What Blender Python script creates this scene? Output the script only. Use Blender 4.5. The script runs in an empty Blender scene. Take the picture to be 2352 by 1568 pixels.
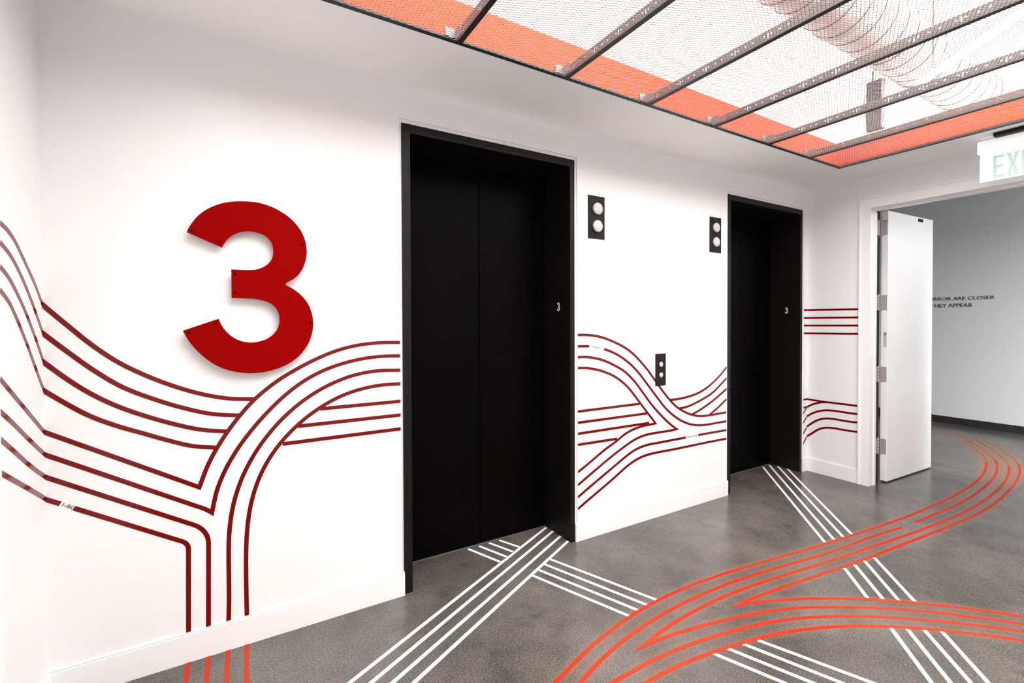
import bpy, bmesh, math, random
from mathutils import Vector, Matrix
PI = math.pi
random.seed(3)
SC = bpy.context.scene

# ------------------------------------------------------------------ camera
cam_d = bpy.data.cameras.new('camera')
cam = bpy.data.objects.new('camera', cam_d)
SC.collection.objects.link(cam)
SC.camera = cam
cam_d.sensor_width = 36.0
cam_d.lens = 36.0 * 1065.523 / 2352.0
cam_d.shift_y = -(784.0 - 750.73) / 2352.0
cam_d.clip_start = 0.02
RIGHT = Vector((0.86099492, -0.50860236, -0.00337358))
UP = Vector((0.00960392, 0.0096257, 0.99990755))
FWD = Vector((0.50852287, 0.86094773, -0.01317225))
cam.matrix_world = Matrix(((RIGHT.x, UP.x, -FWD.x, 0.0),
                           (RIGHT.y, UP.y, -FWD.y, -2.42),
                           (RIGHT.z, UP.z, -FWD.z, 1.4621),
                           (0, 0, 0, 1)))

# ------------------------------------------------------------------ world, lights, exposure
world = bpy.data.worlds.new('world')
SC.world = world
world.use_nodes = True
world.node_tree.nodes['Background'].inputs[0].default_value = (0.9, 0.95, 1.0, 1)
world.node_tree.nodes['Background'].inputs[1].default_value = 0.05
SC.view_settings.view_transform = 'Standard'
SC.view_settings.look = 'None'
SC.view_settings.gamma = 1.0
SC.view_settings.use_curve_mapping = False
SC.view_settings.exposure = 0.0
SC.cycles.use_denoising = True
SC.cycles.max_bounces = 14
SC.cycles.diffuse_bounces = 8
SC.cycles.transparent_max_bounces = 12
SC.cycles.sample_clamp_indirect = 6.0

def area_light(name, loc, rot, sx, sy, power, color=(1.0, 0.985, 0.965)):
    d = bpy.data.lights.new(name, 'AREA')
    d.shape = 'RECTANGLE'
    d.size = sx
    d.size_y = sy
    d.energy = power
    d.color = color
    o = bpy.data.objects.new(name, d)
    SC.collection.objects.link(o)
    o.location = loc
    o.rotation_euler = rot
    return o
# added area light over the mesh, standing in for the glow of the plenum
area_light('plenum_fill_light', (2.5, -2.15, 4.06), (0, 0, 0), 6.0, 3.1, 645, (1.0, 0.990, 0.978))
# unseen fill light added to brighten the corridor wall and the door leaf
area_light('corridor_fill_light', (5.85, -3.6, 2.69), (0, 0, 0), 0.3, 1.6, 280, (0.97, 0.99, 1.0))

# ------------------------------------------------------------------ dimensions (metres)
XL, XR = -0.638, 4.7575          # left and right walls
ZC = 2.7093                      # ceiling
OX0, OX1, OY0, OY1 = -0.17, 4.2898, -0.4792, -3.42   # ceiling opening
YF = -3.9                        # wall behind the camera
E1 = (0.7546, 1.9084)            # elevator frames, outer
E2 = (3.5163, 4.6690)
ZH = 2.5131
ED = 0.2915                      # depth of the elevator doors
XC = 8.586                       # corridor wall

# ------------------------------------------------------------------ helpers
def link(o):
    SC.collection.objects.link(o)
    return o
def obj(name, bm, mat, parent=None, smooth=False):
    me = bpy.data.meshes.new(name)
    bmesh.ops.recalc_face_normals(bm, faces=bm.faces)
    bm.to_mesh(me)
    bm.free()
    if smooth:
        for f in me.polygons:
            f.use_smooth = True
    if mat is not None:
        me.materials.append(mat)
    o = link(bpy.data.objects.new(name, me))
    if parent is not None:
        o.parent = parent
    return o
def thing(name, label, cat, loc=(0, 0, 0), group=None):
    o = link(bpy.data.objects.new(name, None))
    o.empty_display_size = 0.1
    o.location = loc
    o['label'] = label
    o['category'] = cat
    if group:
        o['group'] = group
    return o
def tag(o, label, cat, group=None):
    o['label'] = label
    o['category'] = cat
    if group:
        o['group'] = group
    return o
def struct(o, label=None):
    o['kind'] = 'structure'
    if label:
        o['label'] = label
    return o
def box(bm, x0, x1, y0, y1, z0, z1):
    v = [bm.verts.new(p) for p in ((x0, y0, z0), (x1, y0, z0), (x1, y1, z0), (x0, y1, z0),
                                   (x0, y0, z1), (x1, y0, z1), (x1, y1, z1), (x0, y1, z1))]
    for f in ((0, 3, 2, 1), (4, 5, 6, 7), (0, 1, 5, 4), (1, 2, 6, 5), (2, 3, 7, 6), (3, 0, 4, 7)):
        bm.faces.new([v[i] for i in f])
    return v
def boxes(*bs):
    bm = bmesh.new()
    for b in bs:
        box(bm, *b)
    return bm
def bevel_all(bm, w, seg=2):
    bmesh.ops.recalc_face_normals(bm, faces=bm.faces)
    bmesh.ops.bevel(bm, geom=list(bm.edges), offset=w, segments=seg, affect='EDGES', profile=0.5)
    return bm
def bbox(x0, x1, y0, y1, z0, z1, w=0.002, seg=2):
    return bevel_all(boxes((x0, x1, y0, y1, z0, z1)), w, seg)
def cyl(bm, a, b, r0, r1=None, seg=24, cap=True):
    a, b = Vector(a), Vector(b)
    r1 = r0 if r1 is None else r1
    d = (b - a).normalized()
    t = Vector((0, 0, 1)) if abs(d.z) < 0.9 else Vector((1, 0, 0))
    u = d.cross(t).normalized()
    w = d.cross(u)
    A = [bm.verts.new(a + (u * math.cos(k * 2 * PI / seg) + w * math.sin(k * 2 * PI / seg)) * r0) for k in range(seg)]
    B = [bm.verts.new(b + (u * math.cos(k * 2 * PI / seg) + w * math.sin(k * 2 * PI / seg)) * r1) for k in range(seg)]
    for k in range(seg):
        bm.faces.new((A[k], A[(k + 1) % seg], B[(k + 1) % seg], B[k]))
    if cap:
        bm.faces.new(A)
        bm.faces.new(B)
    return bm
def lathe(bm, c, axis, prof, seg=28):
    """prof: list of (height along axis, radius)."""
    c, d = Vector(c), Vector(axis).normalized()
    t = Vector((0, 0, 1)) if abs(d.z) < 0.9 else Vector((1, 0, 0))
    u = d.cross(t).normalized()
    w = d.cross(u)
    rings = []
    for h, r in prof:
        if r < 1e-6:
            rings.append([bm.verts.new(c + d * h)])
        else:
            rings.append([bm.verts.new(c + d * h + (u * math.cos(k * 2 * PI / seg) + w * math.sin(k * 2 * PI / seg)) * r) for k in range(seg)])
    for A, B in zip(rings, rings[1:]):
        for k in range(seg):
            q = [A[k % len(A)], A[(k + 1) % seg % len(A)], B[(k + 1) % seg % len(B)], B[k % len(B)]]
            u_ = []
            for x in q:
                if x not in u_:
                    u_.append(x)
            if len(u_) > 2:
                bm.faces.new(u_)
    if len(rings[0]) > 1:
        bm.faces.new(rings[0])
    if len(rings[-1]) > 1:
        bm.faces.new(rings[-1])
    return bm
# planes: 2-D point (a, b) + height h above the surface -> 3-D
def on_back(a, b, h): return Vector((a, -h, b))          # elevator wall
def on_right(a, b, h): return Vector((XR - h, a, b))
def on_left(a, b, h): return Vector((XL + h, a, b))
def on_floor(a, b, h): return Vector((a, b, h))
PLANES = {'a': on_back, 'A': on_back, 'B': on_right, 'L': on_left, 'F': on_floor}

def catmull(P, sub=5):
    if len(P) < 4:
        return [Vector(p) for p in P]
    P = [Vector(p) for p in P]
    Q = [P[0] * 2 - P[1]] + P + [P[-1] * 2 - P[-2]]
    out = []
    for i in range(1, len(Q) - 2):
        p0, p1, p2, p3 = Q[i - 1:i + 3]
        for k in range(sub):
            t = k / sub
            out.append(0.5 * ((2 * p1) + (p2 - p0) * t + (2 * p0 - 5 * p1 + 4 * p2 - p3) * t * t + (3 * p1 - p0 - 3 * p2 + p3) * t ** 3))
    out.append(P[-1])
    return out
def normals2(P):
    N = []
    for i in range(len(P)):
        d0 = (P[i] - P[i - 1]).normalized() if i else None
        d1 = (P[i + 1] - P[i]).normalized() if i < len(P) - 1 else None
        if d0 is None: d0 = d1
        if d1 is None: d1 = d0
        n0, n1 = Vector((-d0.y, d0.x)), Vector((-d1.y, d1.x))
        m = n0 + n1
        m = m.normalized() if m.length > 1e-6 else n0
        c = max(0.12, m.dot(n0))
        N.append(m / c)
    return N
def ribbon(bm, P, w, fn, h0, h1):
    """flat strip of width w along the 2-D path P, from height h0 to h1 above the surface."""
    N = normals2(P)
    rows = []
    for p, n in zip(P, N):
        a, b = p + n * w / 2, p - n * w / 2
        rows.append([bm.verts.new(fn(a.x, a.y, h0)), bm.verts.new(fn(a.x, a.y, h1)),
                     bm.verts.new(fn(b.x, b.y, h1)), bm.verts.new(fn(b.x, b.y, h0))])
    for r, s in zip(rows, rows[1:]):
        for k in range(4):
            bm.faces.new((r[k], r[(k + 1) % 4], s[(k + 1) % 4], s[k]))
    bm.faces.new(rows[0])
    bm.faces.new(rows[-1])
    return bm
def vee(a, b, w):
    """join two paths that start at the same sharp outer tip; the mitre of the joined path ends at that tip."""
    tip = (a[0] + b[0]) / 2
    far = lambda q: next((p for p in q if (p - tip).length > 0.12), q[-1])
    da, db = (far(a) - tip).normalized(), (far(b) - tip).normalized()
    bis = (da + db).normalized()
    s = max(0.12, math.sqrt(max(0.0, (1 - da.dot(db)) / 2)))
    inner = tip + bis * (w / 2 / s)
    lim = max((w / 2 / s) * 2.15, 0.08)
    A = [p for p in a if (p - tip).length > lim]
    B = [p for p in b if (p - tip).length > lim]
    return list(reversed(A)) + [inner] + B

# ------------------------------------------------------------------ materials
def mat(name, col, rough=0.5, metal=0.0, spec=0.5, emit=None, estr=1.0, coat=0.0):
    m = bpy.data.materials.new(name)
    m.use_nodes = True
    b = m.node_tree.nodes['Principled BSDF']
    b.inputs['Base Color'].default_value = (*col, 1)
    b.inputs['Roughness'].default_value = rough
    b.inputs['Metallic'].default_value = metal
    b.inputs['Specular IOR Level'].default_value = spec
    b.inputs['Coat Weight'].default_value = coat
    if emit:
        b.inputs['Emission Color'].default_value = (*emit, 1)
        b.inputs['Emission Strength'].default_value = estr
    return m
def nodes(m):
    nt = m.node_tree
    return nt, nt.nodes['Principled BSDF'], nt.nodes.new, nt.links.new
def bumpy(m, scale, strength, dist=0.001, vary=0.0):
    nt, b, N, L = nodes(m)
    tc = N('ShaderNodeTexCoord')
    no = N('ShaderNodeTexNoise')
    no.inputs['Scale'].default_value = scale
    no.inputs['Detail'].default_value = 4
    bu = N('ShaderNodeBump')
    bu.inputs['Strength'].default_value = strength
    bu.inputs['Distance'].default_value = dist
    L(tc.outputs['Object'], no.inputs['Vector'])
    L(no.outputs['Fac'], bu.inputs['Height'])
    L(bu.outputs['Normal'], b.inputs['Normal'])
    if vary:
        mx = N('ShaderNodeMix')
        mx.data_type = 'RGBA'
        c = b.inputs['Base Color'].default_value
        mx.inputs['A'].default_value = (*[x * (1 - vary) for x in c[:3]], 1)
        mx.inputs['B'].default_value = (*[min(1, x * (1 + vary)) for x in c[:3]], 1)
        L(no.outputs['Fac'], mx.inputs['Factor'])
        L(mx.outputs['Result'], b.inputs['Base Color'])
    return m
M = {}
M['wall'] = bumpy(mat('white_wall_paint', (0.825, 0.825, 0.825), 0.55, spec=0.35), 260, 0.12, 0.0006)
M['ceiling'] = bumpy(mat('white_ceiling_paint', (0.94, 0.94, 0.94), 0.7, spec=0.25), 200, 0.1, 0.0006)
M['trim'] = mat('white_semigloss_trim', (0.85, 0.85, 0.85), 0.35, spec=0.4)
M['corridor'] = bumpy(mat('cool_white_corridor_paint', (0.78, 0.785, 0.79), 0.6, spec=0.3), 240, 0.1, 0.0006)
M['black'] = bumpy(mat('black_powder_coat', (0.0055, 0.0042, 0.0038), 0.45, spec=0.22), 900, 0.25, 0.0004)
M['blackdoor'] = bumpy(mat('black_door_laminate', (0.0014, 0.0010, 0.0010), 0.38, spec=0.04), 900, 0.2, 0.0004)
M['plate'] = bumpy(mat('dark_bronze_plate', (0.0135, 0.0105, 0.0095), 0.5, spec=0.15), 700, 0.2, 0.0004)
M['angle'] = bumpy(mat('dark_brown_steel', (0.022, 0.017, 0.016), 0.5, metal=0.2, spec=0.4), 400, 0.2, 0.0005)
M['bar'] = bumpy(mat('dull_grey_steel', (0.10, 0.085, 0.08), 0.5, metal=0.3, spec=0.4), 300, 0.2, 0.0005)
M['mesh'] = mat('expanded_steel', (0.15, 0.115, 0.108), 0.55, metal=0.1, spec=0.4)
M['galv'] = bumpy(mat('galvanised_plate', (0.20, 0.18, 0.18), 0.45, metal=0.5), 60, 0.2, 0.0005, 0.15)
M['steel'] = bumpy(mat('satin_stainless_steel', (0.40, 0.385, 0.375), 0.4, metal=0.35), 90, 0.15, 0.0004)
M['lamp'] = mat('frosted_lens', (0.52, 0.51, 0.505), 0.45, spec=0.4)
M['vinyl'] = bumpy(mat('dark_red_vinyl', (0.155, 0.0008, 0.0008), 0.13, spec=0.32), 400, 0.12, 0.0003)
M['three'] = mat('red_acrylic_face', (0.24, 0.0002, 0.0002), 0.35, spec=0.03)
M['edge'] = mat('pink_cut_acrylic_edge', (0.85, 0.22, 0.18), 0.4)
M['screw'] = mat('dark_screw_head', (0.012, 0.002, 0.002), 0.6, spec=0.1)
M['print'] = mat('brown_red_print', (0.09, 0.02, 0.02), 0.5)
M['whiteprint'] = mat('white_lettering', (0.85, 0.85, 0.85), 0.5, emit=(0.8, 0.8, 0.8), estr=0.0)
M['fascia'] = mat('orange_red_paint', (0.58, 0.062, 0.016), 0.6, spec=0.08)
M['plenum'] = mat('white_plenum_paint', (0.86, 0.855, 0.85), 0.8)
M['darkceil'] = mat('bounce_cut_ceiling', (0.12, 0.12, 0.12), 0.8)  # unseen corridor top, darkened to cut light bounced onto the wall
M['corridor_dim'] = mat('dimmed_corridor_paint', (0.42, 0.42, 0.42), 0.6)  # corridor paint darkened on the unseen walls to lower their bounce
M['seam'] = mat('dark_duct_seam', (0.10, 0.095, 0.09), 0.6)
M['duct'] = bumpy(mat('white_painted_duct', (0.55, 0.52, 0.51), 0.5), 30, 0.2, 0.002, 0.05)
M['rubber'] = bumpy(mat('dark_vinyl_base', (0.022, 0.020, 0.020), 0.5), 200, 0.2, 0.0005)
M['dark'] = mat('dark_gap', (0.01, 0.009, 0.008), 0.8)
M['letters'] = mat('grey_wall_letters', (0.075, 0.075, 0.078), 0.5)
M['exitpanel'] = mat('edge_lit_acrylic', (0.85, 0.86, 0.86), 0.15, emit=(0.9, 0.95, 0.95), estr=0.45)
M['exitgreen'] = mat('pale_green_exit_letters', (0.36, 0.52, 0.43), 0.3, emit=(0.45, 0.66, 0.55), estr=0.12)
M['housing'] = mat('white_fixture_metal', (0.86, 0.86, 0.86), 0.35, emit=(1, 1, 1), estr=0.0)
M['sticker'] = mat('grey_label', (0.5, 0.5, 0.5), 0.5)
M['led'] = mat('lit_diffuser', (1, 1, 1), 0.5, emit=(1, 0.99, 0.97), estr=14.0)
M['tube'] = mat('lit_tube', (1, 1, 1), 0.5, emit=(1, 0.985, 0.965), estr=3.0)

def concrete():
    m = mat('polished_concrete', (0.1, 0.1, 0.1), 0.25, spec=0.5)
    nt, b, N, L = nodes(m)
    tc = N('ShaderNodeTexCoord')
    def noise(scale, detail, rough=0.55, dist=0.0):
        n = N('ShaderNodeTexNoise')
        n.inputs['Scale'].default_value = scale
        n.inputs['Detail'].default_value = detail
        n.inputs['Roughness'].default_value = rough
        n.inputs['Distortion'].default_value = dist
        L(tc.outputs['Object'], n.inputs['Vector'])
        return n
    def ramp(src, pts):
        r = N('ShaderNodeValToRGB')
        while len(r.color_ramp.elements) > 1:
            r.color_ramp.elements.remove(r.color_ramp.elements[0])
        r.color_ramp.elements[0].position = pts[0][0]
        r.color_ramp.elements[0].color = (*pts[0][1], 1)
        for p_, c_ in pts[1:]:
            e = r.color_ramp.elements.new(p_)
            e.color = (*c_, 1)
        L(src, r.inputs['Fac'])
        return r
    def mul(a, b_, fac=1.0):
        x = N('ShaderNodeMix')
        x.data_type = 'RGBA'
        x.blend_type = 'MULTIPLY'
        x.inputs['Factor'].default_value = fac
        L(a, x.inputs['A'])
        L(b_, x.inputs['B'])
        return x.outputs['Result']
    cloud = ramp(noise(1.0, 6, 0.62, 0.0).outputs['Fac'], [(0.32, (0.050, 0.045, 0.041)), (0.5, (0.082, 0.075, 0.069)), (0.70, (0.130, 0.120, 0.111))])
    mid = ramp(noise(5, 6, 0.66, 0.15).outputs['Fac'], [(0.28, (0.66, 0.65, 0.64)), (0.45, (0.98, 0.98, 0.98)), (0.66, (1.14, 1.13, 1.12))])
    grain = ramp(noise(135, 5, 0.85).outputs['Fac'], [(0.34, (0.30, 0.29, 0.28)), (0.5, (1, 1, 1)), (0.66, (1.95, 1.92, 1.86))])
    c = mul(mul(cloud.outputs['Color'], mid.outputs['Color']), grain.outputs['Color'])
    # sparse pale chips of aggregate and dark pits
    for scale, lim, colr in ((26, 0.055, (0.30, 0.29, 0.28)), (19, 0.035, (0.02, 0.018, 0.016))):
        vo = N('ShaderNodeTexVoronoi')
        vo.inputs['Scale'].default_value = scale
        vo.inputs['Randomness'].default_value = 1.0
        L(tc.outputs['Object'], vo.inputs['Vector'])
        wn = N('ShaderNodeTexWhiteNoise')
        L(vo.outputs['Position'], wn.inputs['Vector'])
        lt = N('ShaderNodeMath'); lt.operation = 'LESS_THAN'; lt.inputs[1].default_value = lim
        L(vo.outputs['Distance'], lt.inputs[0])
        gt = N('ShaderNodeMath'); gt.operation = 'GREATER_THAN'; gt.inputs[1].default_value = 0.86
        L(wn.outputs['Value'], gt.inputs[0])
        mm = N('ShaderNodeMath'); mm.operation = 'MULTIPLY'
        L(lt.outputs[0], mm.inputs[0]); L(gt.outputs[0], mm.inputs[1])
        x = N('ShaderNodeMix'); x.data_type = 'RGBA'
        L(mm.outputs[0], x.inputs['Factor'])
        L(c, x.inputs['A'])
        x.inputs['B'].default_value = (*colr, 1)
        c = x.outputs['Result']
    L(c, b.inputs['Base Color'])
    rr = N('ShaderNodeMapRange')
    rr.inputs['To Min'].default_value = 0.14
    rr.inputs['To Max'].default_value = 0.30
    L(noise(2.3, 5, 0.6, 0.1).outputs['Fac'], rr.inputs['Value'])
    L(rr.outputs['Result'], b.inputs['Roughness'])
    bu = N('ShaderNodeBump')
    bu.inputs['Strength'].default_value = 0.12
    bu.inputs['Distance'].default_value = 0.001
    L(noise(55, 6, 0.6).outputs['Fac'], bu.inputs['Height'])
    L(bu.outputs['Normal'], b.inputs['Normal'])
    return m
M['floor'] = concrete()

def floor_paint(name, col, fade, grit, thin=None):
    """paint on concrete: opaque, with worn patches where the floor shows through."""
    m = mat(name, col, 0.45, spec=0.2)
    nt, b, N, L = nodes(m)
    tc = N('ShaderNodeTexCoord')
    n1 = N('ShaderNodeTexNoise'); n1.inputs['Scale'].default_value = 0.9; n1.inputs['Detail'].default_value = 3
    n2 = N('ShaderNodeTexNoise'); n2.inputs['Scale'].default_value = 300; n2.inputs['Detail'].default_value = 2
    L(tc.outputs['Object'], n1.inputs['Vector']); L(tc.outputs['Object'], n2.inputs['Vector'])
    r1 = N('ShaderNodeMapRange'); r1.inputs['From Min'].default_value = 0.38; r1.inputs['From Max'].default_value = 0.62
    r1.inputs['To Min'].default_value = 1.0; r1.inputs['To Max'].default_value = 1.0 - fade
    r2 = N('ShaderNodeMapRange'); r2.inputs['From Min'].default_value = 0.35; r2.inputs['From Max'].default_value = 0.65
    r2.inputs['To Min'].default_value = 1.0 - grit; r2.inputs['To Max'].default_value = 1.0
    L(n1.outputs['Fac'], r1.inputs['Value']); L(n2.outputs['Fac'], r2.inputs['Value'])
    mu = N('ShaderNodeMath'); mu.operation = 'MULTIPLY'
    L(r1.outputs['Result'], mu.inputs[0]); L(r2.outputs['Result'], mu.inputs[1])
    L(mu.outputs[0], b.inputs['Alpha'])
    if thin:
        r3 = N('ShaderNodeMapRange'); r3.inputs['From Min'].default_value = 0.42; r3.inputs['From Max'].default_value = 0.60
        L(n1.outputs['Fac'], r3.inputs['Value'])
        mx = N('ShaderNodeMix'); mx.data_type = 'RGBA'
        mx.inputs['A'].default_value = (*col, 1); mx.inputs['B'].default_value = (*thin, 1)
        L(r3.outputs['Result'], mx.inputs['Factor']); L(mx.outputs['Result'], b.inputs['Base Color'])
    return m
M['red_paint'] = floor_paint('orange_red_floor_paint', (0.46, 0.013, 0.001), 0.12, 0.22, (0.46, 0.046, 0.015))
M['white_paint'] = floor_paint('white_floor_paint', (0.88, 0.865, 0.845), 0.0, 0.06)
def overspray():
    m = mat('orange_overspray', (0.58, 0.27, 0.165), 0.5, spec=0.2)
    nt, b, N, L = nodes(m)
    at = N('ShaderNodeAttribute'); at.attribute_name = 'mist'
    tc = N('ShaderNodeTexCoord')
    n = N('ShaderNodeTexNoise'); n.inputs['Scale'].default_value = 350; n.inputs['Detail'].default_value = 2
    L(tc.outputs['Object'], n.inputs['Vector'])
    r = N('ShaderNodeMapRange'); r.inputs['From Min'].default_value = 0.3; r.inputs['From Max'].default_value = 0.7
    r.inputs['To Min'].default_value = 0.4; r.inputs['To Max'].default_value = 1.4
    L(n.outputs['Fac'], r.inputs['Value'])
    mu = N('ShaderNodeMath'); mu.operation = 'MULTIPLY'; mu.use_clamp = True
    L(at.outputs['Fac'], mu.inputs[0]); L(r.outputs['Result'], mu.inputs[1])
    L(mu.outputs[0], b.inputs['Alpha'])
    return m
M['mist'] = overspray()

def text_mesh(name, body, fn_matrix, height, width=None, extrude=0.0004, mat_=None, parent=None, align='LEFT', shear=0.0, bold=0.0):
    """lettering with the built-in font, scaled to a cap height (and to a total width if given)."""
    c = bpy.data.curves.new(name, 'FONT')
    c.body = body
    c.align_x = align
    c.size = 1.0
    c.extrude = 0.0
    c.shear = shear
    c.offset = bold
    o = bpy.data.objects.new(name, c)
    SC.collection.objects.link(o)
    bpy.context.view_layer.update()
    dg = bpy.context.evaluated_depsgraph_get()
    me = bpy.data.meshes.new_from_object(o.evaluated_get(dg))
    bpy.data.objects.remove(o)
    bpy.data.curves.remove(c)
    ys = [v.co.y for v in me.vertices]
    xs = [v.co.x for v in me.vertices]
    sy = height / (max(ys) - min(ys))
    sx = sy if width is None else width / (max(xs) - min(xs))
    ox = min(xs) if align == 'LEFT' else (max(xs) if align == 'RIGHT' else (max(xs) + min(xs)) / 2)
    bm = bmesh.new()
    bm.from_mesh(me)
    bpy.data.meshes.remove(me)
    y0 = min(ys)
    for v in bm.verts:
        v.co = Vector(((v.co.x - ox) * sx, (v.co.y - y0) * sy, 0))
    g = bmesh.ops.extrude_face_region(bm, geom=list(bm.faces))
    for v in g['geom']:
        if isinstance(v, bmesh.types.BMVert):
            v.co.z += extrude
    bm.transform(fn_matrix)
    return obj(name, bm, mat_, parent)
def frame_back(x, y, z, ang=0.0):
    return Matrix.Translation((x, y, z)) @ Matrix(((1, 0, 0, 0), (0, 0, -1, 0), (0, 1, 0, 0), (0, 0, 0, 1))) @ Matrix.Rotation(ang, 4, 'Z')
def frame_minus_x(x, y, z):
    return Matrix.Translation((x, y, z)) @ Matrix(((0, 0, -1, 0), (-1, 0, 0, 0), (0, 1, 0, 0), (0, 0, 0, 1)))

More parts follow.
